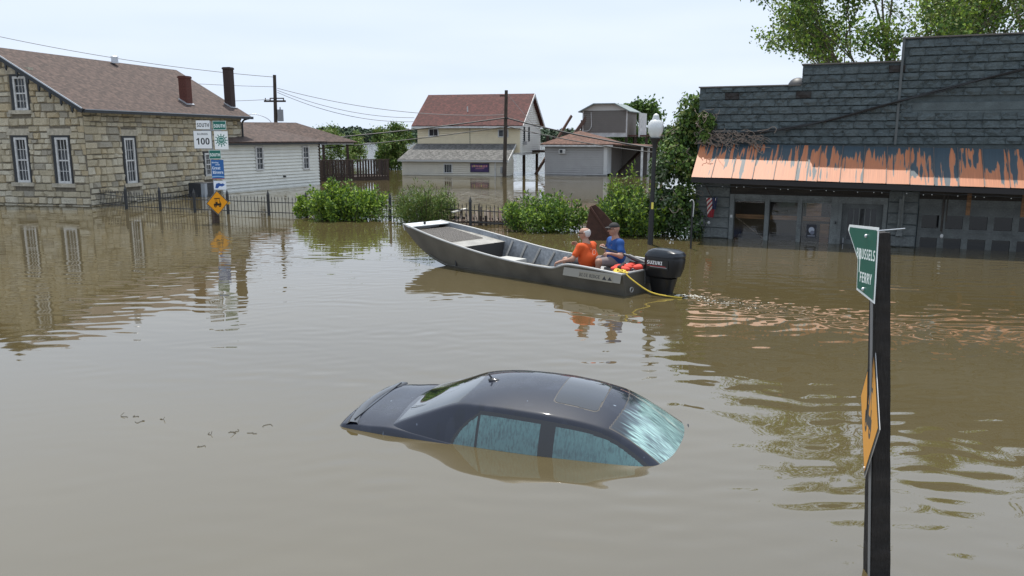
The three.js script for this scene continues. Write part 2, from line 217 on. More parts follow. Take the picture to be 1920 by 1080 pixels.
{ // stone house
  const h = thing('stone_house', 'old pale limestone house with brown shingle roof and two brick chimneys', 'house', [-18.03, 0, -34.37], Math.atan2(0.9724, 0.2334));
  const TG = frameT(0, -8.4, -Math.PI / 2), TS = ID, rnd = seeded(21); // gable frame: x runs from the far left corner to the near corner
  const eave = 4.15, L = 11.9, Wd = 8.4, ridge = 6.55;
  const opsG = [[4.62, 5.5, 0.98, 3.0], [6.72, 7.62, 0.96, 3.0], [0.9, 1.8, 0.98, 3.0], [4.9, 5.8, 4.05, 5.55]], opsS = [[2.2, 3.1, 0.85, 2.98], [8.15, 8.95, 0.9, 2.2]];
  const topG = x => eave + (ridge - eave) * (1 - Math.abs(x - Wd / 2) / (Wd / 2));
  const tones = [[0.7, 0.61, 0.43], [0.62, 0.54, 0.38], [0.76, 0.67, 0.49], [0.53, 0.48, 0.38], [0.69, 0.57, 0.37], [0.78, 0.71, 0.55]].map(c => M(c, 0.92, { ...grain(1.3), bumpMap: rep(bumpTex, 2, 2), bumpScale: 0.015 }));
  const variants = []; for (let i = 0; i < 14; i++) variants.push(roughBlock(rnd, 2, 1, 0.7, 0.09));
  const mortar = M([0.24, 0.21, 0.16], 0.95, grain(1.5));
  wp('wall', around(0, L, -2, eave, opsS).map(r => bx(r[0], r[1], r[2], r[3], -0.35, -0.004)), mortar, h, TS);
  const gw = around(0, Wd - 0.35, -2, eave, opsG).map(r => bx(r[0], r[1], r[2], r[3], -0.35, -0.003));
  { const s = new THREE.Shape([[0, eave], [Wd, eave], [Wd / 2, ridge]].map(p => new THREE.Vector2(...p))); const o = opsG[3]; const hole = new THREE.Path([[o[0], eave + 0.001], [o[1], eave + 0.001], [o[1], o[3]], [o[0], o[3]]].map(p => new THREE.Vector2(...p))); s.holes.push(hole); const g = new THREE.ExtrudeGeometry(s, { depth: 0.34, bevelEnabled: false }); g.translate(0, 0, -0.345); gw.push(g); }
  wp('wall', gw, mortar, h, TG);
  wp('wall', [bx(0, L, -2, eave, -Wd, -Wd + 0.3), bx(L - 0.3, L, -2, eave, -Wd + 0.3, -0.36), bx(0.36, L - 0.3, 3.6, 3.7, -Wd + 0.3, -0.36)], mortar, h, ID);
  const cand = [];
  const lay = (T, X0, X1, topF, ops, yMax, score) => { let y = -0.25; while (y < yMax) { const ch = 0.19 + rnd() * 0.16; let x = X0 - rnd() * 0.3;
    while (x < X1) { let w = 0.28 + rnd() * rnd() * 0.75, x0 = Math.max(X0, x), x1 = Math.min(X1, x + w), y0 = y + (rnd() - 0.5) * 0.05, y1 = y + ch + (rnd() - 0.5) * 0.05; x += w;
      if (x1 - x0 < 0.1) continue; const tp = Math.min(topF(x0), topF(x1)); if (y0 > tp - 0.06) continue; y1 = Math.min(y1, tp); let dead = false;
      for (const o of ops) { const e = [o[0] - 0.05, o[1] + 0.05, o[2] - 0.22, o[3] + 0.3]; if (x1 > e[0] && x0 < e[1] && y1 > e[2] + 0.04 && y0 < e[3] - 0.04) { const l = e[0] - x0, r = x1 - e[1]; if (l > r) x1 = Math.min(x1, e[0]); else x0 = Math.max(x0, e[1]); if (x1 - x0 < 0.09) dead = true; } }
      if (!dead && y1 - y0 > 0.07) cand.push({ T, x0, x1, y0, y1, s: score((x0 + x1) / 2, (y0 + y1) / 2) * (x1 - x0) * (y1 - y0), v: Math.floor(rnd() * 14), m: Math.floor(rnd() * 6), d: 0.06 + rnd() * 0.07 }); } y += ch; } };
  lay(TG, 0, Wd, topG, opsG, ridge, (x, y) => x < 3.6 || y < 0 ? 0.01 : 1.2);
  lay(TS, 0, L, () => eave, opsS, eave, x => 0.75 / (1 + x * 0.05));
  cand.sort((a, b) => b.s - a.s);
  const rest = tones.map(() => []);
  cand.forEach((c, i) => { const w = c.x1 - c.x0 - 0.02, hh = c.y1 - c.y0 - 0.02, m = new THREE.Matrix4().makeScale(w, hh, c.d).setPosition((c.x0 + c.x1) / 2, (c.y0 + c.y1) / 2, -0.004);
    if (i < 300) { const s = part('stone', variants[c.v], tones[c.m], h); s.applyMatrix4(m); s.applyMatrix4(c.T); } else rest[c.m].push(variants[c.v].clone().applyMatrix4(m).applyMatrix4(c.T)); });
  const all = rest.flat(); { const gs = rest.filter(r => r.length).map(merge), g = mergeGeometries(gs, true); const m = part('stones', g, tones, h, { kind: 'stuff' }); m.material = rest.map((r, i) => r.length ? tones[i] : null).filter(Boolean); }
  const lint = M([0.62, 0.56, 0.44], 0.9, grain(1));
  for (const [T, ops] of [[TG, opsG], [TS, opsS]]) for (const o of ops) {
    wp('lintel', bx(o[0] - 0.16, o[1] + 0.16, o[3], o[3] + 0.28, -0.2, 0.05), lint, h, T); wp('sill', bx(o[0] - 0.14, o[1] + 0.14, o[2] - 0.16, o[2], -0.2, 0.11), lint, h, T);
    wp('casing', [bx(o[0], o[0] + 0.13, o[2], o[3], -0.3, 0.02), bx(o[1] - 0.08, o[1], o[2], o[3], -0.3, 0.02), bx(o[0] + 0.13, o[1] - 0.08, o[3] - 0.09, o[3], -0.3, 0.02)], darkTrim, h, T);
    sashWindow(h, T, o[0] + 0.13, o[1] - 0.08, o[2], o[3] - 0.09, { z: -0.04, t: 0.1 });
  }
  // roof: two slopes with overhang
  const ov = 0.42, sl = (ridge - eave) / (Wd / 2), ye = eave - ov * sl + 0.16, yr = ridge + 0.16, x0 = -0.45, x1 = L + 0.45;
  const rf = part('roof', [sheet([V(x0, ye, ov), V(x1, ye, ov), V(x1, yr, -Wd / 2), V(x0, yr, -Wd / 2)], 0.09)], roofBrown, h);
  part('roof', [sheet([V(x1, ye, -Wd - ov), V(x0, ye, -Wd - ov), V(x0, yr, -Wd / 2), V(x1, yr, -Wd / 2)], 0.09)], roofBrown, h);
  part('gutter', [bx(x0, x1, ye - 0.15, ye - 0.02, ov, ov + 0.12)], darkTrim, h); part('gutter_lip', bx(x0, x1, ye - 0.035, ye - 0.005, ov + 0.122, ov + 0.135), M([0.35, 0.37, 0.4], 0.5), h);
  part('soffit', bx(x0 + 0.05, x1, ye - 0.12, ye - 0.1, 0.06, ov - 0.005), darkTrim, h);
  for (const s of [1, -1]) { const zc = s > 0 ? ov : -Wd - ov; const a = V(x0 - 0.02, ye - 0.08, zc), b = V(x0 - 0.02, yr - 0.08, -Wd / 2);
    part('rake_board', bar(a, b, 0.05, 0.2), darkTrim, h); part('rake_trim', bar(a.clone().add(V(-0.03, 0.1, 0)), b.clone().add(V(-0.03, 0.1, 0)), 0.03, 0.05), M([0.4, 0.43, 0.47], 0.5), h);
    for (let i = 1; i < 9; i++) { const p = a.clone().lerp(b, i / 9); part('pendant', [bx(p.x, p.x + 0.05, p.y - 0.3, p.y - 0.08, p.z - 0.05, p.z + 0.05), rod(V(p.x + 0.025, p.y - 0.38, p.z), V(p.x + 0.025, p.y - 0.3, p.z), 0.02, 0.05, 6)], darkTrim, h); } }
  const chimney = (x, z, y0, y1, w, mat) => { const c = part('chimney', [bx(x - w / 2, x + w / 2, y0, y1, z - w / 2, z + w / 2), bx(x - w / 2 - 0.03, x + w / 2 + 0.03, y1 - 0.12, y1 - 0.03, z - w / 2 - 0.03, z + w / 2 + 0.03)], mat, rf);
    const ys = yr - sl * (z + Wd / 2); c.name = 'chimney'; return part('flashing', sheet([V(x - w / 2 - 0.08, ys - sl * (w / 2 + 0.08) + 0.07, z + w / 2 + 0.08), V(x + w / 2 + 0.08, ys - sl * (w / 2 + 0.08) + 0.07, z + w / 2 + 0.08), V(x + w / 2 + 0.08, ys + sl * (w / 2) + 0.07, z - w / 2), V(x - w / 2 - 0.08, ys + sl * (w / 2) + 0.07, z - w / 2)], 0.05), flashing, rf); };
  chimney(8.0, -0.65, 4.3, 6.0, 0.44, brickMat); chimney(11.9, -0.6, 4.2, 6.75, 0.42, M([0.07, 0.045, 0.04], 0.9, grain(2)));
  part('roof_vent', [rod(V(7.0, yr - 0.1, -3.9), V(7.0, yr + 0.22, -3.9), 0.17, 0.17, 14), rod(V(7.0, yr + 0.22, -3.9), V(7.0, yr + 0.28, -3.9), 0.2, 0.1, 14)], flashing, rf);
  part('downspout', [rod(V(L - 0.1, -1, 0.14), V(L - 0.1, ye - 0.35, 0.14), 0.05, 0.05, 8), tube([V(L - 0.1, ye - 0.35, 0.14), V(L - 0.05, ye - 0.2, 0.25), V(L + 0.2, ye - 0.1, ov + 0.05)], 0.05, 8)], darkTrim, h);
}
{ // air conditioner by the stone house
  const a = thing('air_conditioner', 'dark grey outdoor air conditioner unit beside the stone wall', 'air conditioner', [-16.2, 0, -40.1], Math.atan2(0.9724, 0.2334));
  part('cabinet', bx(0, 0.95, -0.5, 0.68, 0.1, 1.0), M([0.03, 0.033, 0.04], 0.6), a); part('corner_panel', bx(-0.012, 0.2, -0.5, 0.66, 0.8, 1.012), M([0.3, 0.33, 0.37], 0.5), a);
  for (let i = 0; i < 9; i++) part('louvre', bx(0.22, 0.93, 0.02 + i * 0.065, 0.045 + i * 0.065, 1.0, 1.015), M([0.05, 0.055, 0.06], 0.5), a);
}
const siding = c => M(c, 0.75, { map: rep(fineTex, 0.3, 0.3) });
{ // white garage behind it
  const h = thing('white_outbuilding', 'low white clapboard outbuilding with brown hip roof joined to the stone house', 'outbuilding', [-15.1, 0, -44.95], Math.atan2(0.9212, 0.3891));
  const L = 7.2, W = 6, e = 2.72, ops = [[1.2, 1.85, 1.05, 2.42], [5.45, 6.1, 0.95, 2.4]], ws = siding([0.76, 0.76, 0.7]);
  wp('wall', around(-1.5, L, -2, e, ops).map(r => bx(r[0], r[1], r[2], r[3], -0.2, -0.003)), ws, h, ID); part('wall', [bx(-1.5, L, -2, e, -W, -W + 0.2), bx(L - 0.2, L, -2, e, -W + 0.2, -0.2), bx(-1.5, L - 0.2, e - 0.1, e - 0.02, -W + 0.2, -0.2)], ws, h);
  boards(h, ID, -1.5, L - 0.06, -0.2, e, ops, 0.185, ws);
  part('corner_board', bx(L - 0.06, L + 0.03, -1, e, -0.2, 0.1), timber, h);
  for (const o of ops) sashWindow(h, ID, o[0], o[1], o[2], o[3], { z: 0.07, t: 0.09, cols: 2 });
  const y0 = e - 0.05, y1 = 3.9, ov = 0.4; const A = V(-1.5, y0, ov), B = V(L + ov, y0, ov), Cc = V(L + ov, y0, -W - ov), D = V(-1.5, y0, -W - ov), E = V(-1.5, y1, -W / 2), F = V(3.2, y1, -W / 2);
  part('roof', [sheet([A, B, F, E], 0.08), sheet([B, Cc, F], 0.08), sheet([Cc, D, E, F], 0.08)], roofBrown, h);
  part('fascia', [bx(-1.5, L + ov, y0 - 0.17, y0 - 0.085, ov - 0.04, ov + 0.02), bx(L + ov - 0.04, L + ov + 0.02, y0 - 0.17, y0 - 0.085, -W - ov, ov - 0.04)], darkTrim, h);
  part('wall_outlet', rod(V(3.6, 0.62, 0.02), V(3.6, 0.62, 0.2), 0.06, 0.06, 10), darkTrim, h);
}
{ // covered deck
  const h = thing('covered_deck', 'brown timber deck with board railing under a shallow hip roof', 'deck', [-12.95, 0, -54.4], -Math.atan2(-2.08, 4.36) );
  h.rotation.y = Math.atan2(2.08, 4.36);
  const L = 4.83; part('deck_floor', bx(-3, L, 0.12, 0.26, -4, 0), timber, h); part('skirt', bx(-0.2, L, -0.05, 0.12, -0.06, 0), timber, h); part('top_rail', bx(-0.2, L + 0.05, 1.36, 1.43, -0.11, 0.03), timber, h); part('bottom_rail', bx(-0.2, L, 0.36, 0.43, -0.05, -0.01), timber, h);
  const rnd = seeded(5), tones = [M([0.075, 0.05, 0.04], 0.9, wood(1)), M([0.1, 0.07, 0.058], 0.9, wood(1)), M([0.06, 0.042, 0.036], 0.9, wood(1))];
  for (let i = 0; i < 26; i++) { const x = -0.15 + i * 0.192; if (i > 12 && rnd() < 0.12) continue; part('railing_board', bx(x, x + (i < 13 ? 0.175 : 0.13), 0.2 + rnd() * 0.05, 1.355, 0.0, 0.025), tones[i % 3], h); }
  for (let i = 0; i < 12; i++) part('railing_board', bx(L - 0.02, L + 0.005, 0.25, 1.355, -0.3 - i * 0.3, -0.14 - i * 0.3), tones[i % 3], h);
  for (const x of [-0.1, L - 0.12]) part('post', bx(x, x + 0.12, -2, 1.36, -0.13, -0.011), timber, h);
  for (const x of [-1.0, 0.7, 2.4]) part('roof_post', bx(x, x + 0.16, 0.26, 2.5, -2.2, -2.04), timber, h);
  part('roof_beam', bx(-4, 2.9, 2.42, 2.6, -2.22, -2.0), M([0.45, 0.46, 0.47], 0.7), h);
  const A = V(-5, 2.62, -1.7), B = V(3.1, 2.62, -1.7), Cc = V(3.1, 2.62, -7), D = V(-5, 2.62, -7), E = V(-5, 3.95, -4.35), F = V(-0.6, 3.95, -4.35); part('roof', [sheet([A, B, F, E], 0.08), sheet([B, Cc, F], 0.08), sheet([Cc, D, E, F], 0.08)], roofBrown, h);
}
{ // cream two-storey house
  const turn = -0.25, h = thing('cream_house', 'two-storey cream house with maroon roof on stilts and a low grey-roofed front annex', 'house', [-8.6, 0, -63.4], turn);
  const cream = siding([0.78, 0.69, 0.5]), pale = siding([0.62, 0.58, 0.49]);
  // annex
  const ax = 8.4, opsA = [[3.45, 4.15, 0.2, 0.92]];
  wp('annex_wall', [...around(0, ax, -2, 1.3, opsA).map(r => bx(r[0], r[1], r[2], r[3], -0.2, -0.003)), bx(ax - 0.2, ax, -2, 1.3, -2.2, -0.2), bx(0, 0.2, -2, 1.3, -2.2, -0.2)], pale, h, ID);
  boards(h, ID, 0, ax, -0.1, 1.28, opsA, 0.155, pale, { single: false, name: 'annex_board' });
  boards(h, frameT(ax, 0, Math.PI / 2), 0, 2.2, -0.1, 1.3, [], 0.155, pale, { single: false, name: 'annex_board' });
  sashWindow(h, ID, 3.45, 4.15, 0.2, 0.92, { z: 0.06, t: 0.06, cols: 4, rows: 1, split: false });
  part('annex_roof', sheet([V(-0.25, 1.22, 0.35), V(ax + 0.25, 1.22, 0.35), V(ax + 0.25, 2.42, -2.1), V(0.35, 2.42, -2.1)], 0.09), roofGrey, h);
  part('annex_gable', sheet([V(ax, 1.25, 0), V(ax, 1.25, -2.1), V(ax, 2.3, -2.1)], 0.05), pale, h); part('fascia', [bx(-0.25, ax + 0.25, 1.08, 1.2, 0.3, 0.36)], M([0.4, 0.4, 0.39], 0.6), h); part('rake_board', bar(V(ax + 0.27, 1.15, 0.35), V(ax + 0.27, 2.35, -2.1), 0.04, 0.16), whitePaint, h); part('downspout', bx(7.55, 7.62, 0, 1.1, 0.06, 0.15), whitePaint, h); part('meter_box', bx(8.02, 8.16, 0.25, 0.72, 0.06, 0.2), M([0.25, 0.25, 0.25], 0.5), h);
  // main block
  const z0 = -2.2, W = 7.2, x0 = 0.5, x1 = 8.95, e = 4.02, yr = 6.32, opsM = [[1.45, 2.3, 2.98, 3.62], [7.2, 8.05, 2.92, 3.55]], TM = frameT(0, z0, 0), TR = frameT(x1, z0, Math.PI / 2), opsR = [[0.95, 1.3, 2.6, 3.75], [2.6, 2.95, 2.6, 3.75]];
  wp('wall', around(x0, x1, 1.75, e, opsM).map(r => bx(r[0], r[1], r[2], r[3], -0.2, -0.003)), cream, h, TM); boards(h, TM, x0, x1, 1.75, e, opsM, 0.15, cream, { single: false });
  const whiteS = siding([0.8, 0.78, 0.72]);
  wp('wall', [...around(0.2, W, 1.75, e, opsR).map(r => bx(r[0], r[1], r[2], r[3], -0.2, -0.003))], whiteS, h, TR);
  { const s = new THREE.Shape([[0, e], [W, e], [W / 2, yr - 0.05]].map(p => new THREE.Vector2(...p))), g = new THREE.ExtrudeGeometry(s, { depth: 0.19, bevelEnabled: false }); g.translate(0, 0, -0.195); wp('wall', g, whiteS, h, TR); }
  boards(h, TR, 0, W, 1.75, e, opsR, 0.15, whiteS, { single: false }); boards(h, TR, 0, W, e, yr - 0.15, [], 0.15, whiteS, { single: false, slope: y => { const k = (y - e) / (yr - e) * W / 2 + 0.08; return [k, W - k]; } });
  part('wall', [bx(x0, x0 + 0.2, 1.75, e, z0 - W, z0 - 0.2), bx(x0 + 0.2, x1 - 0.2, 1.75, e, z0 - W, z0 - W + 0.2), bx(x0, x1 - 0.2, 1.66, 1.75, z0 - W, z0 - 0.2)], cream, h); part('skirt_board', bx(x0, x1, 1.6, 1.75, z0 - 0.02, z0 + 0.04), whitePaint, h);
  part('skirt_board', bx(x1 - 0.02, x1 + 0.05, 1.55, 1.75, z0 - W, z0 - 0.02), whitePaint, h);
  for (const o of opsM) sashWindow(h, TM, o[0], o[1], o[2], o[3], { z: 0.06, t: 0.07, cols: 2, rows: 1, split: false });
  for (const o of opsR) sashWindow(h, TR, o[0], o[1], o[2], o[3], { z: 0.06, t: 0.05, cols: 1, split: true, trim: darkTrim });
  wp('window_air_conditioner', bx(0.7, 1.15, 2.35, 2.6, 0.03, 0.3), M([0.3, 0.3, 0.3], 0.6), h, TR);
  const ov = 0.45, sl = (yr - e) / (W / 2), ye = e - ov * sl + 0.1, xr = x1 + 0.35, xl = x0 - 0.35, zr = z0 - W / 2;
  const rf = part('roof', sheet([V(xl, ye, z0 + ov), V(xr, ye, z0 + ov), V(xr, yr + 0.1, zr), V(xl, yr + 0.1, zr)], 0.1), roofRed, h); part('roof', sheet([V(xr, ye, z0 - W - ov), V(xl, ye, z0 - W - ov), V(xl, yr + 0.1, zr), V(xr, yr + 0.1, zr)], 0.1), roofRed, h);
  part('vent_pipe', rod(V(4.3, 4.8, z0 - 1.3), V(4.3, 5.35, z0 - 1.3), 0.05), whitePaint, rf);
  for (const s of [0, 1]) part('rake_board', bar(V(xr + 0.02, ye - 0.1, s ? z0 - W - ov : z0 + ov), V(xr + 0.02, yr - 0.0, zr), 0.04, 0.2), whitePaint, h); part('fascia', bx(xl, xr, ye - 0.2, ye - 0.06, z0 + ov - 0.02, z0 + ov + 0.03), whitePaint, h);
  for (const [x, z] of [[x1 - 0.2, -4.4], [x1 - 0.2, -9.2], [6, -9.2], [3, -9.2], [1, -9.2], [x1 + 1.3, -9.0], [x1 + 1.3, -6.5]]) part('stilt', bx(x - 0.1, x + 0.1, -2, x > x1 ? 3.1 : 1.66, z - 0.1, z + 0.1), timber, h);
  part('rear_porch', [bx(x1 + 0.05, x1 + 1.45, 1.7, 1.86, -9.3, -6.2), bx(x1 + 1.38, x1 + 1.44, 2.6, 2.7, -9.3, -6.2)], timber, h); for (let i = 0; i < 9; i++) part('porch_baluster', bx(x1 + 1.39, x1 + 1.43, 1.86, 2.6, -9.2 + i * 0.35, -9.14 + i * 0.35), timber, h);
  const sg = part('wall_sign', bx(5.6, 7.1, 0.3, 0.98, 0.05, 0.115), darkTrim, h); part('sign_face', new THREE.PlaneGeometry(1.44, 0.62).translate(6.35, 0.64, 0.118), M([1, 1, 1], 0.6, { map: canvasTex(256, 110, (x, w, hh) => { x.fillStyle = '#33204f'; x.fillRect(0, 0, w, hh); const r = seeded(4); for (let k = 0; k < 9; k++) { x.fillStyle = k % 4 == 1 ? '#b9a86a' : '#a8707a'; x.fillRect(18 + k * 25, 18 + r() * 6, 15 + r() * 5, 24 + r() * 6); x.clearRect; } x.fillStyle = '#8f6070'; x.fillRect(70, 60, 125, 10); x.fillStyle = '#5a4668'; x.fillRect(60, 80, 110, 8); }) }), sg);
  part('conduit', rod(V(4.9, 1.75, z0 + 0.06), V(4.9, 3.9, z0 + 0.06), 0.02), darkTrim, h);
}
{ // grey house
  const h = thing('grey_house', 'small grey-sided house with tan hip roof and a raised upper room behind', 'house', [2.6, 0, -63.8], -Math.atan2(0.3513, 0.9363));
  const g1 = siding([0.4, 0.39, 0.38]), g2 = siding([0.2, 0.18, 0.16]), W = 5, D = 5, e = 2.42;
  part('wall', [bx(0, W, -2, e, -0.2, 0), bx(0, 0.2, -2, e, -D, -0.2), bx(W - 0.2, W, 0.15, e, -1.2, -0.2), bx(0.2, W, -2, e, -D, -D + 0.2)], g1, h); boards(h, ID, 0, W - 0.25, -0.1, e, [[3.4, 5, -1, 0.12]], 0.17, g1); part('corner_board', bx(W - 0.25, W + 0.02, 0.1, e, 0, 0.1), M([0.5, 0.5, 0.49], 0.6), h);
  part('side_panel', bx(W + 0.005, W + 0.04, 0.15, e, -1.2, 0), M([0.55, 0.56, 0.56], 0.6), h);
  const A = V(-0.3, e, 0.35), B = V(W + 0.45, e, 0.35), C2 = V(W + 0.45, e, -D - 0.3), D2 = V(-0.3, e, -D - 0.3), E = V(2.1, 3.45, -D / 2); part('roof', [sheet([A, B, E], 0.08), sheet([B, C2, E], 0.08), sheet([C2, D2, E], 0.08), sheet([D2, A, E], 0.08)], roofTan, h);
  part('gutter', [bx(-0.3, W + 0.5, e - 0.2, e - 0.08, 0.3, 0.42)], whitePaint, h);
  const ac = part('window_unit', bx(1.2, 1.72, 1.68, 2.02, 0.035, 0.24), whitePaint, h); part('grille', bx(1.27, 1.5, 1.73, 1.97, 0.24, 0.255), darkTrim, ac);
  // carport to the right
  for (const [x, z] of [[W + 2.6, 0], [W + 2.6, -2.5], [W + 2.6, -4.8]]) part('carport_post', bx(x, x + 0.14, -2, 2.3, z - 0.14, z), whitePaint, h); part('carport_roof', sheet([V(W + 0.3, 2.45, 0.2), V(W + 2.9, 2.3, 0.2), V(W + 2.9, 2.3, -5.2), V(W + 0.3, 2.45, -5.2)], 0.09), roofTan, h); part('carport_wall', [bx(W, W + 2.6, -1, 2.2, -5.2, -5), bx(W - 0.1, W, -1, 2.3, -5, -1.25)], g2, h); part('stair', [bar(V(W + 0.5, 0.1, -1.8), V(W + 2.2, 2.2, -3.6), 0.5, 0.12)], timber, h);
  // raised upper room
  const x0 = 1.5, x1 = 5.3, z0 = -5.4, y0 = 2.95, y1 = 5.1; part('upper_wall', [bx(x0, x1, y0, y1, z0 - 3.6, z0)], g2, h); boards(h, frameT(0, z0 + 0.002, 0), x0 + 0.1, x1 - 0.1, y0 + 0.35, y1, [], 0.16, g2, { single: false, name: 'upper_board' });
  part('upper_skirt', bx(x0, x1, y0, y0 + 0.35, z0 + 0.003, z0 + 0.05), whitePaint, h); for (const x of [x0, x1 - 0.1]) part('corner_board', bx(x, x + 0.1, y0 + 0.35, y1, z0 + 0.003, z0 + 0.045), whitePaint, h); part('downspout', tube([V(x0 + 0.75, 5, z0 + 0.1), V(x0 + 0.75, 3.7, z0 + 0.1), V(x0 + 0.5, 3.45, z0 + 0.1), V(x0, 3.42, z0 + 0.1)], 0.03, 16), whitePaint, h);
  part('upper_gable', sheet([V(x0, y1, z0 + 0.02), V(x1, y1, z0 + 0.02), V(x1 - 1.0, y1 + 0.5, z0 + 0.02), V(x0 + 1.0, y1 + 0.5, z0 + 0.02)], 0.1), M([0.5, 0.49, 0.46], 0.7), h);
  const gr = M([0.2, 0.24, 0.24], 0.7), rp = [[x0 - 0.3, y1 - 0.08], [x0 + 1.0, y1 + 0.58], [x1 - 1.0, y1 + 0.58], [x1 + 0.3, y1 - 0.08]]; part('upper_roof', [0, 1, 2].map(i => sheet([V(rp[i][0], rp[i][1], z0 + 0.4), V(rp[i + 1][0], rp[i + 1][1], z0 + 0.4), V(rp[i + 1][0], rp[i + 1][1], z0 - 4), V(rp[i][0], rp[i][1], z0 - 4)], 0.08)), gr, h);
  for (const [x, z] of [[x0 + 0.1, z0 - 0.2], [x1 - 0.1, z0 - 0.2], [x0 + 0.1, z0 - 3.4], [x1 - 0.1, z0 - 3.4], [x1 + 1.5, z0 - 0.6], [x1 + 2.4, z0 - 0.6], [x1 + 2.4, z0 - 3], [x1 + 0.6, z0 - 0.6]]) part('stilt', bx(x - 0.1, x + 0.1, -2, y0, z - 0.1, z + 0.1), timber, h);
  part('upper_porch', [bx(x1 + 0.02, x1 + 2.6, 3.0, 3.12, z0 - 3.4, z0 - 0.4), bx(x1 + 1.5, x1 + 2.6, 1.1, 1.25, z0 - 3.4, z0 - 0.4), bx(x1 + 0.02, x1 + 2.6, 1.75, 1.85, z0 - 0.5, z0 - 0.4)], M([0.1, 0.045, 0.035], 0.8), h); part('porch_side', bx(x1 + 0.9, x1 + 1.0, y0, y1 - 0.2, z0 - 3, z0 - 0.2), whitePaint, h);
  for (let i = 0; i < 8; i++) part('baluster', bx(x1 + 1.5 + i * 0.14, x1 + 1.55 + i * 0.14, 1.25, 1.75, z0 - 0.48, z0 - 0.42), timber, h);
  part('stair_stringer', [bar(V(-1.5, -0.5, -1.2), V(0.6, 4.7, -5.2), 0.1, 0.22)], M([0.12, 0.07, 0.05], 0.8), h); part('stair_stringer', [bar(V(0.2, 1.8, -4), V(1.9, 4.7, -5.5), 0.12, 0.28)], M([0.11, 0.065, 0.05], 0.8), h); part('stair_landing', [bx(1.2, 2.6, 3.3, 4.35, -7, -5.9), bx(-0.6, 2.6, 3.1, 3.3, -7, -5.7)], M([0.05, 0.04, 0.035], 0.8), h);
}
{ // storefront with stepped false front
  const h = thing('storefront', 'old dark slate-painted storefront with stepped false front and peeling orange metal awning', 'shop', [5.41, 0, -23.67], -Math.atan2(0.3953, 0.9185));
  const rnd = seeded(77), XR = 11.6, rows = 0.205;
  const slate = M([0.118, 0.15, 0.156], 0.75, { ...grain(0.8), bumpMap: rep(bumpTex, 3, 3), bumpScale: 0.006 }), slate2 = M([0.1, 0.13, 0.137], 0.75, { ...grain(0.9), bumpMap: rep(bumpTex, 3, 3), bumpScale: 0.006 }), bare = M([0.05, 0.045, 0.042], 0.9, grain(1)), flat = M([0.122, 0.155, 0.16], 0.7, grain(0.7));
  const topAt = x => x < 2.76 ? 4.3 : x < 5.2 ? 4.84 : 5.42, steps = [[0, 2.76, 4.3], [2.76, 5.2, 4.84], [5.2, XR, 5.42]];
  part('false_front', steps.map(([a, b, t]) => bx(a, b, 2.2, t, -0.25, -0.003)), slate2, h);
  part('coping', steps.map(([a, b, t]) => bx(a - 0.03, b + (b === XR ? 0.03 : -0.03), t, t + 0.035, -0.3, 0.07)), M([0.2, 0.18, 0.16], 0.8, grain(1)), h);
  part('side_wall', [bx(0, 0.25, -2, 3.9, -12, -0.25), bx(0.25, XR, 3.5, 3.7, -12, -0.25), bx(XR - 0.25, XR, -2, 3.9, -12, -0.25), bx(0.25, XR - 0.25, -2, 3.5, -12, -11.8)], slate2, h);
  const variants = []; for (let i = 0; i < 12; i++) variants.push(roughBlock(rnd, 3, 2, 0.7, 0.05, 0.75));
  const list = []; let r = 0;
  for (let y = 2.72; y < 5.4; y += rows, r++) { let x = (r % 2) * 0.18; while (x < XR) { const w = 0.34 + rnd() * 0.06, x1 = Math.min(x + w, XR); const t = topAt((x + x1) / 2); let a = x, b = x1; for (const s of [2.76, 5.2]) if (a < s && b > s && y + rows > topAt(s - 0.1) ) { if (y + rows * 0.5 > topAt(s - 0.1)) a = s; } x = x1; if (y + 0.08 > t || b - a < 0.08) continue; if (a > 5.25 && y > 3.36 && y < 3.8) continue; list.push([a, b, y, Math.min(y + rows, t), a < 8.6 ? (b - a) : 0.01 * (b - a)]); } }
  const put = ([a, b, y0, y1], d = 0.06) => new THREE.Matrix4().makeScale(b - a - 0.001, y1 - y0 - 0.008, d).setPosition((a + b) / 2, (y0 + y1) / 2, -0.003);
  list.sort((p, q) => q[4] - p[4]); const over = [];
  list.forEach((q, i) => { const m = put(q, 0.07 + rnd() * 0.02), v = variants[Math.floor(rnd() * 12)], mt = rnd() < (q[2] > topAt(q[0]) - 0.42 ? 0.16 : 0.006) ? bare : rnd() < 0.5 ? slate : slate2; if (i < 270) part('facing_block', v, mt, h).applyMatrix4(m); else over.push(v.clone().applyMatrix4(m)); });
  if (over.length) part('facing_blocks', over, slate, h, { kind: 'stuff' });
  for (let i = 0; i < 2; i++) part('patch_board', bx(5.28, XR, 3.375 + i * 0.215, 3.58 + i * 0.215, 0.0, 0.03), flat, h);
  part('seam_strip', bx(5.17, 5.23, 2.72, 5.4, 0.0, 0.075), M([0.09, 0.1, 0.1], 0.7), h);
  // awning
  const yT = x => 2.74 - 0.016 * x, yB = x => 1.83 - 0.016 * x, P = 1.3;
  const f1 = tileNoise(95, 0.7, 3, 3), f2 = tileNoise(230, 2, 2, 8), f3 = tileNoise(16, 1, 2, 12);
  const paint = tex(1536, 128, (u, v) => { const d = 1 - v; const k = f1(u, v) * 1.5 + f2(u, v) * 0.8 + f3(u, v) * 1.2 + lerp(0.3, -0.34, Math.pow(d, 0.7)) + 0.12 * sstep(0.2, 0.8, u); const g = 1 + 0.25 * f2(u * 3 % 1, v); return k > 0.02 ? [0.2 * g, 0.26 * g, 0.295 * g] : k > -0.015 ? [0.5, 0.4, 0.34] : [0.67 * g, 0.42 * g, 0.285 * g]; });
  const metal = M([1, 1, 1], 0.55, { map: paint }); metal.map.wrapS = THREE.RepeatWrapping;
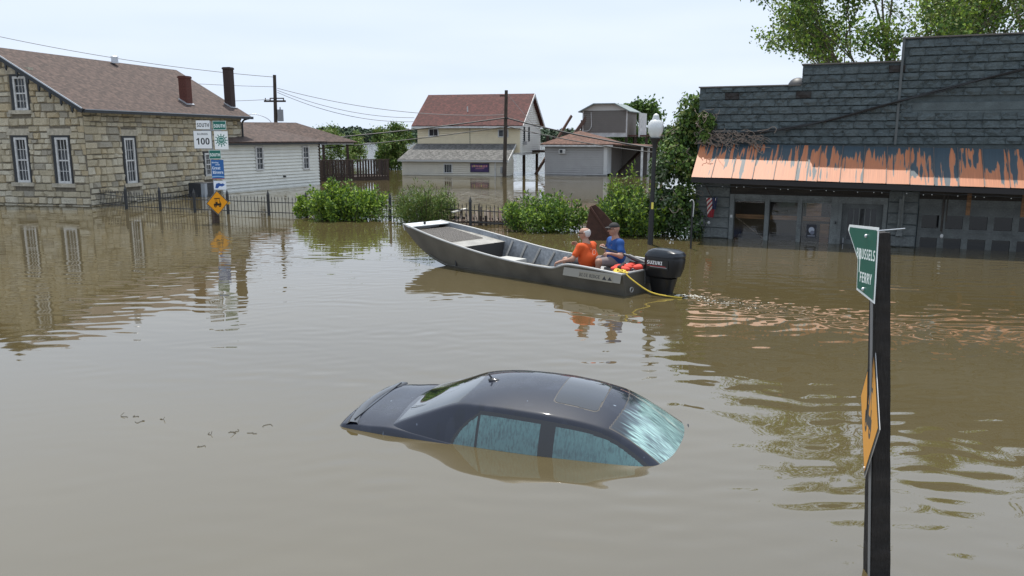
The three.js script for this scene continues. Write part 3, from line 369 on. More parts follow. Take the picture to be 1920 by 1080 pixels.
  const aw = part('awning_frame', [bx(0.1, XR, 1.6, 1.68, 0.03, 0.12), bar(V(0.1, yB(0.1) - 0.09, P - 0.04), V(XR, yB(XR) - 0.09, P - 0.04), 0.05, 0.13)], M([0.02, 0.018, 0.018], 0.8), h);
  const n = 21, pw = (XR - 0.1) / n;
  for (let i = 0; i < n; i++) { const a = 0.1 + i * pw, b = a + pw - 0.012, j = () => (rnd() - 0.5) * 0.012; const g = sheet([V(a, yB(a) + j(), P + j()), V(b, yB(b) + j(), P + j()), V(b, yT(b), 0.065), V(a, yT(a), 0.065)], 0.012); const u = g.attributes.uv, p = g.attributes.position; for (let k = 0; k < p.count; k++) u.setXY(k, p.getX(k) / 11.6, (p.getY(k) - yB(p.getX(k))) / 0.91); part('awning_panel', g, metal, h); part('awning_seam', bar(V(b + 0.006, yB(b) + 0.008, P), V(b + 0.006, yT(b) + 0.008, 0.07), 0.016, 0.03), M([0.1, 0.09, 0.085], 0.6), h); }
  part('awning_soffit', sheet([V(0.12, 1.74, P - 0.08), V(XR, 1.56, P - 0.08), V(XR, 1.6, 0.02), V(0.12, 1.78, 0.02)], 0.02), M([0.03, 0.028, 0.027], 0.9), h);
  part('awning_end', sheet([V(0.1, yB(0) - 0.08, P - 0.06), V(0.1, yT(0) - 0.03, 0.03), V(0.1, yB(0) - 0.08, 0.03)], 0.03), bare, h);
  const wirePts = []; for (let i = 0; i <= 60; i++) wirePts.push(V(0.2 + i * 0.19, yB(0.2 + i * 0.19) - 0.2 - 0.025 * Math.abs(Math.sin(i * 0.9)), P + 0.0)); part('light_string', tube(wirePts, 0.006, 120, 4), blackIron, h);
  for (let i = 0; i < 30; i++) { const p = wirePts[2 + i * 2 - (i % 3 ? 0 : 1)]; if (p) part('string_bulb', new THREE.SphereGeometry(0.011, 6, 5).translate(p.x, p.y - 0.025, p.z), M([0.6, 0.6, 0.56], 0.3), h); }
  // shop front under the awning
  const pierM = M([0.2, 0.22, 0.215], 0.8, { ...grain(0.8), bumpMap: rep(bumpTex, 3, 3), bumpScale: 0.006 }), trim = M([0.22, 0.24, 0.235], 0.7, grain(0.6)), brown = M([0.07, 0.062, 0.055], 0.85, wood(0.6));
  part('fascia_board', [bx(1.0, 5.2, 1.3, 1.62, -0.1, 0.015), bx(5.2, XR, 1.3, 1.62, -0.1, -0.004)], brown, h);
  part('shop_wall', [bx(0, 1.0, -2, 2.2, -0.25, -0.003), bx(5.15, 5.9, -2, 2.2, -0.25, -0.003), bx(1.0, 5.15, 1.62, 2.2, -0.25, -0.003), bx(5.9, XR, 1.62, 2.2, -0.25, -0.003), bx(1.0, 3.9, -2, -0.12, -0.25, 0.01)], slate2, h);
  for (const [a, b] of [[0, 0.98], [5.17, 5.88]]) for (let y = -0.3, k = 0; y < 1.6; y += 0.3, k++) { const m = k % 2 ? [[a, (a + b) / 2], [(a + b) / 2, b]] : [[a, b]]; for (const [p, q] of m) part('pier_block', variants[Math.floor(rnd() * 12)], pierM, h).applyMatrix4(put([p, q, y, Math.min(y + 0.3, 1.6)], 0.045)); }
  for (const x of [1.0, 1.98, 2.86, 3.74]) part('mullion', bx(x, x + (x > 3.7 ? 0.17 : 0.12), -2, 1.3, -0.2, 0.05), trim, h);
  part('head_board', bx(1.12, 3.74, 1.17, 1.3, -0.2, 0.03), trim, h);
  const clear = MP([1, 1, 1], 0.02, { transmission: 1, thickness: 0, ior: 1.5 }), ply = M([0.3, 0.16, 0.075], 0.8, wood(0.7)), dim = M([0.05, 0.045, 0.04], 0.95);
  [[1.12, 1.98], [2.1, 2.86], [2.98, 3.74]].forEach(([a, b], k) => { const w = part('shop_window', [bx(a, b, -0.1, -0.04, -0.14, -0.06), bx(a, b, 1.1, 1.17, -0.14, -0.06)], trim, h); part('pane', bx(a, b, -0.04, 1.1, -0.11, -0.104), clear, w); part('inner_plank', bx(a + 0.02, b - 0.02, 0.58, 0.7, -0.3, -0.27), ply, w); if (k === 2) { part('inner_panel', bx(a + 0.1, a + 0.5, 0.72, 1.08, -0.3, -0.27), ply, w); part('inner_panel', bx(b - 0.27, b - 0.03, -0.1, 0.5, -0.36, -0.33), ply, w); } });
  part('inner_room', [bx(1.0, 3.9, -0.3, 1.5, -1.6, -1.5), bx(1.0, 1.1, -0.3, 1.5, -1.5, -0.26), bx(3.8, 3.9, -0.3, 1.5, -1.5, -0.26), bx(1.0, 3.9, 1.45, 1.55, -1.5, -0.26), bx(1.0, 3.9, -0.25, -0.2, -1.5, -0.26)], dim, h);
  part('leaning_stick', rod(V(1.1, 0.66, -0.2), V(2.2, -0.15, -0.24), 0.018), greyTimber, h);
  const ps = part('window_poster', bx(3.12, 3.4, 0.12, 0.5, -0.098, -0.094), M([0.09, 0.09, 0.1], 0.6), h); part('poster_print', new THREE.PlaneGeometry(0.26, 0.36).translate(3.26, 0.31, -0.092), M([1, 1, 1], 0.6, { map: canvasTex(64, 90, (x, w, hh) => { x.fillStyle = '#2b2d33'; x.fillRect(0, 0, w, hh); x.fillStyle = '#aeb4bf'; x.beginPath(); x.ellipse(32, 38, 19, 22, 0, 0, 7); x.fill(); x.fillStyle = '#6d7180'; x.beginPath(); x.ellipse(38, 56, 14, 15, 0.4, 0, 7); x.fill(); x.fillStyle = '#8f939c'; x.fillRect(8, 76, 48, 6); }) }), ps);
  // door
  part('door_frame', [bx(3.91, 4.02, -2, 1.3, -0.2, 0.03), bx(5.05, 5.15, -2, 1.3, -0.2, 0.03), bx(4.02, 5.05, 1.12, 1.3, -0.2, 0.025)], trim, h);
  const dr = part('door', [bx(4.02, 4.18, -2, 1.12, -0.16, -0.1), bx(4.89, 5.05, -2, 1.12, -0.16, -0.1), bx(4.18, 4.89, 0.98, 1.12, -0.16, -0.1), bx(4.18, 4.89, -2, 0.12, -0.16, -0.1)], M([0.13, 0.145, 0.145], 0.6, grain(0.7)), h); part('pane', bx(4.18, 4.89, 0.12, 0.98, -0.14, -0.13), glass, dr); part('muntin', [1, 2, 3, 4].map(i => bx(4.18 + i * 0.142 - 0.012, 4.18 + i * 0.142 + 0.012, 0.12, 0.98, -0.129, -0.11)), trim, dr); part('handle', rod(V(4.1, 0.02, -0.09), V(4.1, 0.16, -0.06), 0.018), flashing, dr);
  part('wall_lamp', [bx(3.86, 3.9, 0.55, 0.62, 0.05, 0.09)], blackIron, h); part('notice', bx(1.03, 1.09, 0.62, 0.7, 0.051, 0.058), whitePaint, h);
  part('bracket', [bx(5.42, 5.54, 0.35, 1.3, 0.05, 0.13), rod(V(5.48, 0.5, 0.12), V(5.48, 1.45, 0.95), 0.025), bx(5.4, 5.56, 0.3, 0.4, 0.05, 0.16)], trim, h);
  // two panelled garage doors with lights
  const gm = M([0.17, 0.185, 0.18], 0.7, grain(0.6)), dk = MP([0.008, 0.009, 0.01], 0.08);
  part('garage_header', bx(5.9, XR, 1.12, 1.3, -0.2, -0.01), gm, h);
  for (let d = 0; d < 2; d++) { const x0 = 5.92 + d * 2.85, cols = 5, cw = 2.8 / cols, ops = []; for (let j = 0; j < 4; j++) for (let i = 0; i < cols; i++) ops.push([x0 + i * cw + 0.09, x0 + i * cw + cw - 0.06, -1.28 + j * 0.6, -0.93 + j * 0.6]);
    const g = part('garage_door', around(x0, x0 + 2.8, -2, 1.12, ops).map(o => bx(o[0], o[1], o[2], o[3], -0.16, -0.1)), gm, h); ops.forEach(o => { if (o[3] > 0) part('pane', bx(o[0], o[1], o[2], o[3], -0.15, -0.14), dk, g); }); for (let j = 0; j < 4; j++) part('rail', bx(x0, x0 + 2.8, -1.39 + j * 0.6, -1.345 + j * 0.6, -0.099, -0.075), gm, g); }
  for (const x of [6.95, 8.15, 9.6]) part('hanging_board', bx(x, x + 0.1, 0.95, 1.5, 0.5, 0.53), ply, h);
  part('hanging_chime', [bx(6.42, 6.46, 0.5, 1.6, 0.42, 0.46), bx(6.52, 6.55, 0.75, 1.6, 0.4, 0.43), rod(V(6.47, 0.42, 0.43), V(6.47, 1.6, 0.43), 0.008)], brown, h); part('chime_weight', new THREE.SphereGeometry(0.04, 10, 8).scale(1, 1.5, 1).translate(6.47, 0.38, 0.43), whitePaint, h);
  // satellite dish peeking over the first step
  part('roof_dish', new THREE.SphereGeometry(0.34, 20, 8, 0, 7, 0, 0.9).rotateX(1.2).translate(2.6, 4.25, -0.9), M([0.03, 0.03, 0.033], 0.5), h);
}
{ // folded flag by the shop pier
  const f = thing('hanging_flag', 'small striped flag hanging furled on the storefront pier', 'flag', [5.41, 0, -23.67], -Math.atan2(0.3953, 0.9185));
  part('staff', rod(V(0.28, 1.55, 0.06), V(0.62, 0.98, 0.3), 0.012), greyTimber, f);
  const cloth = (x0, w, y0, y1, k) => { const g = new THREE.PlaneGeometry(w, y1 - y0, 10, 10), p = g.attributes.position; for (let i = 0; i < p.count; i++) { const x = p.getX(i), y = p.getY(i); p.setXYZ(i, x0 + x * (1 - 0.45 * (0.5 - y / (y1 - y0))), (y0 + y1) / 2 + y, 0.24 + 0.03 * Math.sin(x * 55 + y * 6 + k)); } g.computeVertexNormals(); return g; };
  const stripes = canvasTex(64, 128, (x, w, hh) => { for (let i = 0; i < 9; i++) { x.fillStyle = i % 2 ? '#c9c4bd' : '#8e2f35'; x.fillRect(0, i * hh / 9, w, hh / 9 + 1); } }); stripes.rotation = 0.5;
  part('striped_field', cloth(0.5, 0.3, 0.62, 1.18, 0), M([1, 1, 1], 0.9, { map: stripes }), f); part('blue_field', cloth(0.6, 0.17, 0.86, 1.2, 2).translate(0, 0, 0.035), M([0.03, 0.04, 0.09], 0.9), f); part('cord', tube([V(0.3, 0.6, 0.1), V(0.36, 0.45, 0.12), V(0.2, 0.1, 0.1), V(0.1, -0.1, 0.1)], 0.008, 12), blackIron, f); part('bell', new THREE.SphereGeometry(0.045, 10, 8).translate(0.45, 0.46, 0.2), whitePaint, f);
}
// ---------- flooded car ----------
{
  const car = thing('flooded_car', 'dark navy sedan submerged to its windows with fogged streaky glass', 'car', [0.47, 0.021, -7.676]);
  car.rotation.set(3.09 * R, -17.69 * R, -2.15 * R, 'YZX');
  const OX = -2.2, OY = -1.0;
  const yc = spline([[0.58, 1.055], [0.7, 1.1], [1.0, 1.235], [1.34, 1.37], [1.7, 1.44], [2.1, 1.456], [2.5, 1.432], [2.84, 1.365], [3.15, 1.21], [3.5, 0.955], [3.56, 0.9]]);
  const yr = spline([[0.58, 1.0], [0.665, 1.05], [0.95, 1.175], [1.296, 1.315], [1.534, 1.353], [2.0, 1.37], [2.3, 1.362], [2.6, 1.335], [2.82, 1.29], [3.1, 1.155], [3.4, 0.965], [3.56, 0.86]]);
  const zr = spline([[0.58, 0.6], [0.665, 0.575], [1.0, 0.52], [1.296, 0.5], [1.6, 0.545], [2.2, 0.575], [2.8, 0.55], [3.1, 0.572], [3.4, 0.612], [3.56, 0.63]]);
  const zb = spline([[0.58, 0.69], [1.29, 0.7], [2.256, 0.742], [3.165, 0.742], [3.56, 0.72]]);
  const NX = 330, NV = 260, X0 = 0.58, X1 = 3.56, pos = [], info = [];
  for (let i = 0; i <= NX; i++) { const x = lerp(X0, X1, i / NX), a = yc(x), b = yr(x), c = zr(x), e = zb(x); let row = [];
    for (let j = 0; j <= NV; j++) { const v = j / NV * 2 - 1, av = Math.abs(v), sg = Math.sign(v); let y, z, s = av / 0.6, t = (av - 0.6) / 0.4; if (av <= 0.6) { z = c * s; y = b + (a - b) * (1 - Math.pow(s, 2.4)); } else { z = lerp(c, e, t) + 0.018 * Math.sin(Math.PI * t); y = lerp(b, 0.93, t); } row.push([y, z * sg, s, t]); }
    for (let k = 0; k < 14; k++) { const q = row.map(r => r.slice()); for (let j = 1; j < NV; j++) for (const m of [0, 1]) q[j][m] = (row[j - 1][m] + 2 * row[j][m] + row[j + 1][m]) / 4; row = q; }
    for (const r of row) { pos.push(x + OX, r[0] + OY, r[1]); info.push([x, r[0], r[1], r[2], b - r[0], r[3]]); } }
  const region = ([x, y, z, s, drop, t]) => {
    if (t > 0) { const yy = clamp((y - 0.97) / 0.33), xs = 1.33 + 0.26 * Math.pow(yy, 1.7); const inn = drop > 0.072 && x > xs, trim = drop > 0.04 && x > xs - 0.035; if (!trim || x > 3.36) return 'roof'; if (!inn) return 'trim'; if (x > 1.545 && x < 1.572) return 'trim'; if (x > 2.18 && x < 2.32) return 'trim'; return x < 1.56 ? 'quarter' : x < 2.25 ? 'reardoor' : 'frontdoor'; }
    const bow = 0.075 * (1 - s * s); if (s < 0.94 && x > 0.68 && x < 1.29 + bow) return s > 0.915 || x > 1.275 + bow ? 'trim' : 'rear'; if (s < 0.95 && x > 2.79 + bow) return s > 0.925 || x < 2.8 + bow ? 'seal' : 'wind';
    const dx = Math.abs(x - 2.43 - 0.02 * (1 - s * s)), dz = Math.abs(z + 0.0); const rx = 0.225, rz = 0.37, cr = 0.06, ex = Math.max(dx - rx + cr, 0), ez = Math.max(dz - rz + cr, 0), sd = Math.hypot(ex, ez) - cr; if (dx < rx + 0.02 && dz < rz + 0.02) { if (sd < -0.012) return 'sun'; if (sd < 0) return 'seal'; } return 'roof'; };
  const idx = {}; const W = NV + 1; for (let i = 0; i < NX; i++) for (let j = 0; j < NV; j++) { const a = i * W + j, m = info[a].map((q, k) => (q + info[a + 1][k] + info[a + W][k] + info[a + W + 1][k]) / 4), r = region(m); (idx[['quarter', 'reardoor', 'frontdoor'].includes(r) && m[2] < 0 ? r + 'Far' : r] ??= []).push(a, a + 1, a + W + 1, a, a + W + 1, a + W); }
  const full = new THREE.BufferGeometry(); full.setAttribute('position', new THREE.Float32BufferAttribute(pos, 3)); full.setIndex(Object.values(idx).flat()); full.computeVertexNormals();
  const sub = (name, uvf) => { const g = new THREE.BufferGeometry(); g.setAttribute('position', full.attributes.position); g.setAttribute('normal', full.attributes.normal); const u = new Float32Array(info.length * 2); info.forEach((q, i) => { const [a, b] = uvf(q); u[2 * i] = a; u[2 * i + 1] = b; }); g.setAttribute('uv', new THREE.BufferAttribute(u, 2)); g.setIndex(idx[name]); const n = mergeVertices(g.toNonIndexed()); return n; };
  const rnd = seeded(8), flecks = []; for (let i = 0; i < 70; i++) flecks.push([rnd(), rnd(), 0.0012 + rnd() * rnd() * 0.0045, rnd() * 3]);
  const fleckTex = canvasTex(1024, 512, (x, w, h) => { x.fillStyle = '#1a1d27'; x.fillRect(0, 0, w, h); for (let i = 0; i < 500; i++) { x.fillStyle = `rgba(${i % 2 ? '60,62,66' : '18,19,24'},0.25)`; x.beginPath(); x.ellipse(rnd() * w, rnd() * h, 4 + rnd() * 14, 3 + rnd() * 8, rnd() * 3, 0, 7); x.fill(); } for (const f of flecks) { x.fillStyle = `rgba(190,190,180,${0.5 + 0.5 * rnd()})`; x.beginPath(); x.ellipse(f[0] * w, f[1] * h, f[2] * 800, f[2] * 350, f[3], 0, 7); x.fill(); } });
  const paint = MP([0.62, 0.75, 1.0], 0.5, { specularIntensity: 0.25, map: fleckTex, clearcoat: 1, clearcoatRoughness: 0.04 }), black = MP([0.008, 0.008, 0.009], 0.25, { clearcoat: 0.6, clearcoatRoughness: 0.1 });
  const streaks = (seed, clearTop) => { const s1 = tileNoise(90, 5, 3, seed), s2 = tileNoise(220, 14, 2, seed + 3), s3 = tileNoise(7, 4, 3, seed + 5), s4 = tileNoise(40, 2, 3, seed + 8); return tex(512, 256, (u, v) => { const band = clearTop ? sstep(0.10, 0.34, v + 0.55 * s4(u, v)) : sstep(-0.3, 0.12, (1 - v) + 0.5 * s4(u, v)); const k = clamp((clearTop ? 0.72 : 0.9) + (clearTop ? 1.5 : 0.9) * s1(u, v) + 0.6 * s2(u, v) + 0.5 * s3(u, v)) * band; return clearTop ? [lerp(0.06, 0.62, k), lerp(0.1, 0.76, k), lerp(0.14, 0.74, k)] : [lerp(0.05, 0.29, k), lerp(0.08, 0.43, k), lerp(0.1, 0.435, k)]; }); };
  const fogW = MP([1, 1, 1], 0.3, { map: streaks(2, true), clearcoat: 1, clearcoatRoughness: 0.03 }), fogS = MP([1, 1, 1], 0.3, { map: streaks(14, false), clearcoat: 1, clearcoatRoughness: 0.03 }), rearG = MP([0.012, 0.016, 0.018], 0.03, { clearcoat: 1, clearcoatRoughness: 0.02 });
  const body = part('roof', sub('roof', q => [q[0] / 5, q[2] / 2.5 + 0.5]), paint, car);
  part('window_trim', sub('trim', q => [q[0], q[1]]), black, car); part('glass_seal', sub('seal', q => [q[0], q[2]]), M([0.06, 0.055, 0.05], 0.6), car);
  part('sunroof', sub('sun', q => [q[0] / 5, q[2] / 2.5 + 0.5]), MP([0.012, 0.014, 0.018], 0.1, { clearcoat: 1, clearcoatRoughness: 0.02 }), car, { pos: [0, 0.002, 0] });
  part('windshield', sub('wind', q => [q[2] / 1.3 + 0.5, (q[0] - 2.79) / 0.72]), fogW, car, { label: 'windshield streaked with condensation' }); part('rear_window', sub('rear', q => [q[2], q[0]]), rearG, car);
  for (const [n, nm] of [['quarter', 'quarter_window'], ['reardoor', 'rear_door_window'], ['frontdoor', 'front_door_window'], ['quarterFar', 'quarter_window'], ['reardoorFar', 'rear_door_window'], ['frontdoorFar', 'front_door_window']]) part(nm, sub(n, q => [q[0] * 0.6, (q[1] - 0.95) / 0.4]), fogS, car, { label: 'side window fogged with streaked condensation' });
  // lower body, trunk and bonnet
  const yt = spline([[-0.02, 0.88], [0.03, 0.97], [0.165, 1.012], [0.4, 1.04], [0.665, 1.066], [0.92, 1.05], [1.3, 1.025], [2.25, 1.005], [3.2, 0.995], [3.45, 0.98], [3.9, 0.91], [4.3, 0.8], [4.5, 0.66]]), zs = spline([[-0.02, 0.52], [0.06, 0.585], [0.165, 0.605], [0.4, 0.635], [0.92, 0.675], [1.3, 0.7], [2.25, 0.748], [3.2, 0.75], [3.5, 0.735], [4, 0.69], [4.35, 0.58], [4.5, 0.48]]);
  const lp = [], li = [], LX = 150, LV = 60; for (let i = 0; i <= LX; i++) { const x = lerp(-0.02, 4.5, i / LX), a = yt(x), c = zs(x); for (let j = 0; j <= LV; j++) { const v = j / LV * 2 - 1, av = Math.abs(v), sg = Math.sign(v); let y, z; if (av < 0.6) { const s = av / 0.6; z = c * s; y = a - 0.045 * Math.pow(s, 4); } else { const t = (av - 0.6) / 0.4; z = c + 0.1 * Math.sin(Math.min(1, t * 1.3) * Math.PI / 2) - 0.06 * t * t; y = lerp(a - 0.045, 0.25, t); } lp.push(x + OX, y + OY, z * sg); } }
  for (let i = 0; i < LX; i++) for (let j = 0; j < LV; j++) { const a = i * (LV + 1) + j; li.push(a, a + 1, a + LV + 2, a, a + LV + 2, a + LV + 1); } for (const i of [0, LX]) { const b = i * (LV + 1), ci = lp.length / 3; lp.push((i ? 4.5 : -0.02) + OX, 0.55 + OY, 0); for (let j = 0; j < LV; j++) li.push(b + j, b + j + 1, ci); }
  const lg = new THREE.BufferGeometry(); lg.setAttribute('position', new THREE.Float32BufferAttribute(lp, 3)); const luv = new Float32Array(lp.length / 3 * 2); for (let i = 0; i < lp.length / 3; i++) { luv[2 * i] = (lp[3 * i] - OX) / 5; luv[2 * i + 1] = lp[3 * i + 2] / 2.5 + 0.5; } lg.setAttribute('uv', new THREE.BufferAttribute(luv, 2)); lg.setIndex(li); lg.computeVertexNormals(); part('body', lg, paint, car);
  // trunk lip spoiler
  const sp = []; for (let i = 0; i <= 24; i++) { const v = i / 24 * 2 - 1, z = v * 0.6, x = 0.05 + 0.1 * v * v; sp.push([x, z]); } { const P = [], I = []; sp.forEach(([x, z]) => { for (const [dx, y] of [[-0.03, 0.95], [-0.015, 0.985], [0.03, 1.016], [0.1, 1.018], [0.11, 1.0]]) P.push(x + dx + OX, y - 0.02 * z * z + OY, z); }); for (let i = 0; i < 24; i++) for (let k = 0; k < 4; k++) { const a = i * 5 + k; I.push(a, a + 1, a + 6, a, a + 6, a + 5); } const g = new THREE.BufferGeometry(); g.setAttribute('position', new THREE.Float32BufferAttribute(P, 3)); g.setIndex(I); g.computeVertexNormals(); part('trunk_spoiler', g, MP([0.012, 0.013, 0.016], 0.3, { clearcoat: 1, clearcoatRoughness: 0.08 }), car); }
  part('trunk_seam', [bar(V(0.2 + OX, 1.018 + OY, -0.55), V(0.2 + OX, 1.018 + OY, 0.55), 0.008, 0.012)], black, car);
  const an = part('antenna', [new THREE.SphereGeometry(0.045, 14, 8).scale(1.5, 0.5, 0.8).translate(1.5 + OX, 1.41 + OY, -0.02), rod(V(1.48 + OX, 1.42 + OY, -0.02), V(1.44 + OX, 1.47 + OY, -0.02), 0.012, 0.008)], black, car);
  part('wiper', tube([V(3.43 + OX, 0.995 + OY, -0.55), V(3.49 + OX, 0.985 + OY, -0.2), V(3.5 + OX, 0.985 + OY, 0.15)], 0.009, 12), black, car);
  part('side_mirror', new THREE.SphereGeometry(0.1, 16, 12).scale(0.7, 0.6, 1).translate(3.05 + OX, 0.96 + OY, -0.86), black, car); part('side_mirror', new THREE.SphereGeometry(0.1, 16, 12).scale(0.7, 0.6, 1).translate(3.05 + OX, 0.93 + OY, 0.86), black, car);
}
// ---------- boat ----------
const boatTurn = Math.atan2(0.692, -0.722), BO = [2.03, 0, -14.5];
{
  const b = thing('jon_boat', 'long flat-bottomed aluminium boat with raised bow and black outboard motor', 'boat', BO, boatTurn);
  b.scale.x = 1.035;
  const alu = M([0.155, 0.142, 0.115], 0.5, { metalness: 0.3, map: rep(grainTex, 0.06, 0.06) }), aluIn = M([0.33, 0.35, 0.37], 0.45, { metalness: 0.4, map: rep(grainTex, 0.4, 0.4) }), rim = M([0.4, 0.4, 0.39], 0.4, { metalness: 0.5 }), dark = M([0.03, 0.03, 0.03], 0.8);
  const yg = spline([[0, 0.42], [1.2, 0.47], [1.32, 0.46], [1.72, 0.35], [2.4, 0.36], [3.4, 0.43], [4.6, 0.58], [5.6, 0.72], [6.5, 0.84]]), ych = spline([[0, -0.16], [3.2, -0.14], [4.4, -0.06], [5.2, 0.06], [5.9, 0.32], [6.5, 0.7]]), hb = spline([[0, 0.87], [3.8, 0.88], [5.2, 0.82], [6.5, 0.6]]), hc = spline([[0, 0.72], [3.8, 0.72], [5.2, 0.66], [6.5, 0.55]]), Zc = 0.875, LB = 6.5, NS = 66;
  const strip = (rows, flip) => { const P = [], I = [], n = rows[0].length; rows.forEach(r => r.forEach(p => P.push(...p))); for (let i = 0; i < rows.length - 1; i++) for (let k = 0; k < n - 1; k++) { const a = i * n + k; I.push(a, a + 1, a + n + 1, a, a + n + 1, a + n); } const g = new THREE.BufferGeometry(); g.setAttribute('position', new THREE.Float32BufferAttribute(P, 3)); g.setIndex(I); const q = toCreasedNormals(g, 0.5); return uvBox(q); };
  const xs = [...Array(NS + 1)].map((_, i) => i / NS * LB);
  part('hull', [strip(xs.map(x => { const g = yg(x), c = ych(x), o = hb(x), i = hc(x); return [[x, g, Zc - o], [x, lerp(g, c, 0.5), Zc - lerp(o, i, 0.45)], [x, c, Zc - i], [x, c - 0.03, Zc], [x, c, Zc + i], [x, lerp(g, c, 0.5), Zc + lerp(o, i, 0.45)], [x, g, Zc + o]]; }))], alu, b);
  const off = 0.035, fl = x => Math.max(0.05, ych(x) + 0.06);
  for (const s of [-1, 1]) part('inner_side', strip(xs.filter(x => x > 0.05 && x < 6.4).map(x => { const g = yg(x) - 0.003, f = Math.min(fl(x), g - 0.02), k = (g - f) / (g - ych(x)); return [[x, g, Zc + s * (hb(x) - off)], [x, f, Zc + s * (lerp(hb(x), hc(x), k) - off)]]; })), aluIn, b);
  part('floor', strip(xs.filter(x => x > 0.05 && x < 5.6).map(x => [[x, fl(x), Zc - hb(x) + 0.1], [x, fl(x), Zc + hb(x) - 0.1]])), M([0.24, 0.23, 0.2], 0.7, grain(1)), b);
  for (const s of [-1, 1]) part('gunwale', tube(xs.map(x => V(x, yg(x), Zc + s * (hb(x) - 0.01))), 0.024, 120, 8), rim, b);
  part('transom', [sheet([V(0, 0.42, Zc - 0.87), V(0, 0.42, Zc + 0.87), V(0, -0.16, Zc + 0.72), V(0, -0.16, Zc - 0.72)], -0.05)], alu, b); part('transom_cap', rod(V(0.02, 0.42, Zc - 0.87), V(0.02, 0.42, Zc + 0.87), 0.024), rim, b);
  part('bow_plate', [sheet([V(6.5, 0.84, Zc - 0.6), V(6.5, 0.84, Zc + 0.6), V(6.5, 0.68, Zc + 0.55), V(6.5, 0.68, Zc - 0.55)], -0.03), sheet([V(6.5, 0.845, Zc - 0.6), V(6.2, 0.80, Zc - 0.67), V(6.2, 0.80, Zc + 0.67), V(6.5, 0.845, Zc + 0.6)], 0.02)], M([0.55, 0.58, 0.6], 0.5, { metalness: 0.3 }), b);
  const deckM = M([0.42, 0.41, 0.38], 0.55, { metalness: 0.2, map: rep(grainTex, 0.7, 0.7) });
  part('bow_deck', strip([4.5, 4.9, 5.3, 5.8, 6.2].map(x => [[x, yg(x) - 0.1, Zc - hb(x) + 0.05], [x, yg(x) - 0.1, Zc + hb(x) - 0.05]])), deckM, b); part('deck_bulkhead', bx(4.5, 4.53, 0.06, yg(4.5) - 0.105, Zc - hb(4.5) + 0.1, Zc + hb(4.5) - 0.1), dark, b);
  { const g = []; for (let i = 0; i <= 24; i++) { const x = 4.95 + i * 0.05; g.push(bar(V(x, yg(x) - 0.088, Zc - 0.52), V(x, yg(x) - 0.088, Zc + 0.52), 0.012, 0.01)); } for (let i = 0; i <= 20; i++) { const z = Zc - 0.52 + i * 0.052; g.push(bar(V(4.95, yg(4.95) - 0.084, z), V(6.15, yg(6.15) - 0.084, z), 0.01, 0.012)); } part('deck_grate', g, M([0.22, 0.2, 0.18], 0.6), b, { kind: 'stuff' }); }
  for (const s of [-1, 1]) for (let i = 0; i < 7; i++) { const x = 1.75 + i * 0.42, g = yg(x) - 0.03, f = fl(x), k = (g - f) / (yg(x) - ych(x)); part('rib', bar(V(x, g, Zc + s * (hb(x) - 0.055)), V(x + 0.12, f, Zc + s * (lerp(hb(x), hc(x), k) - 0.07)), 0.05, 0.035), rim, b); }
  part('bench', [bx(3.5, 4.1, 0.05, 0.2, Zc - 0.2, Zc + 0.45)], M([0.4, 0.4, 0.38], 0.6), b); part('rear_bench', bx(1.0, 1.55, 0.05, 0.3, Zc - 0.62, Zc + 0.62), M([0.3, 0.3, 0.3], 0.6), b); part('stern_deck', bx(0.05, 0.5, 0.33, 0.385, Zc - 0.8, Zc + 0.8), M([0.3, 0.3, 0.29], 0.6), b); part('helm_box', bx(0.55, 0.98, 0.05, 0.36, Zc - 0.1, Zc + 0.66), M([0.3, 0.3, 0.3], 0.6), b);
  part('bow_light', [rod(V(6.3, 0.82, Zc - 0.1), V(6.3, 0.88, Zc - 0.1), 0.03)], dark, b); part('stern_ring', new THREE.TorusGeometry(0.045, 0.01, 8, 18).rotateY(Math.PI / 2).translate(-0.06, 0.12, Zc - 0.66), rim, b);
  // maker's strip on the near side
  const tilt = Math.atan2(0.15, 0.58); const strp = part('name_strip', bx(0.02, 1.35, -0.16, 0, -0.006, 0), M([0.24, 0.225, 0.19], 0.55), b, { pos: [0, 0.41, 0.002], rot: [tilt, 0, 0] });
  part('lettering', new THREE.PlaneGeometry(0.78, 0.13).rotateY(Math.PI).translate(0.58, -0.1, -0.0085), M([1, 1, 1], 0.6, { map: canvasTex(512, 86, (x, w, hh) => { x.fillStyle = '#857f70'; x.fillRect(0, 0, w, hh); x.fillStyle = '#15161c'; x.font = 'bold 58px serif'; x.fillText('BLUE RIDGE', 6, 62, 320); x.beginPath(); for (const a of [360, 440]) { x.moveTo(a, 66); x.lineTo(a + 28, 18); x.lineTo(a + 44, 44); x.lineTo(a + 66, 66); } x.fill(); }) }), strp);
  // outboard
  const cowlM = MP([0.008, 0.008, 0.009], 0.4, { clearcoat: 0.25, clearcoatRoughness: 0.15, specularIntensity: 0.5 }), om = part('outboard_motor', [bx(-0.16, 0.06, 0.18, 0.5, Zc - 0.12, Zc + 0.12), bx(-0.42, -0.16, -0.6, 0.36, Zc - 0.09, Zc + 0.09), rod(V(-0.3, -0.6, Zc), V(-0.3, -0.9, Zc), 0.1, 0.06)], M([0.015, 0.015, 0.016], 0.5), b);
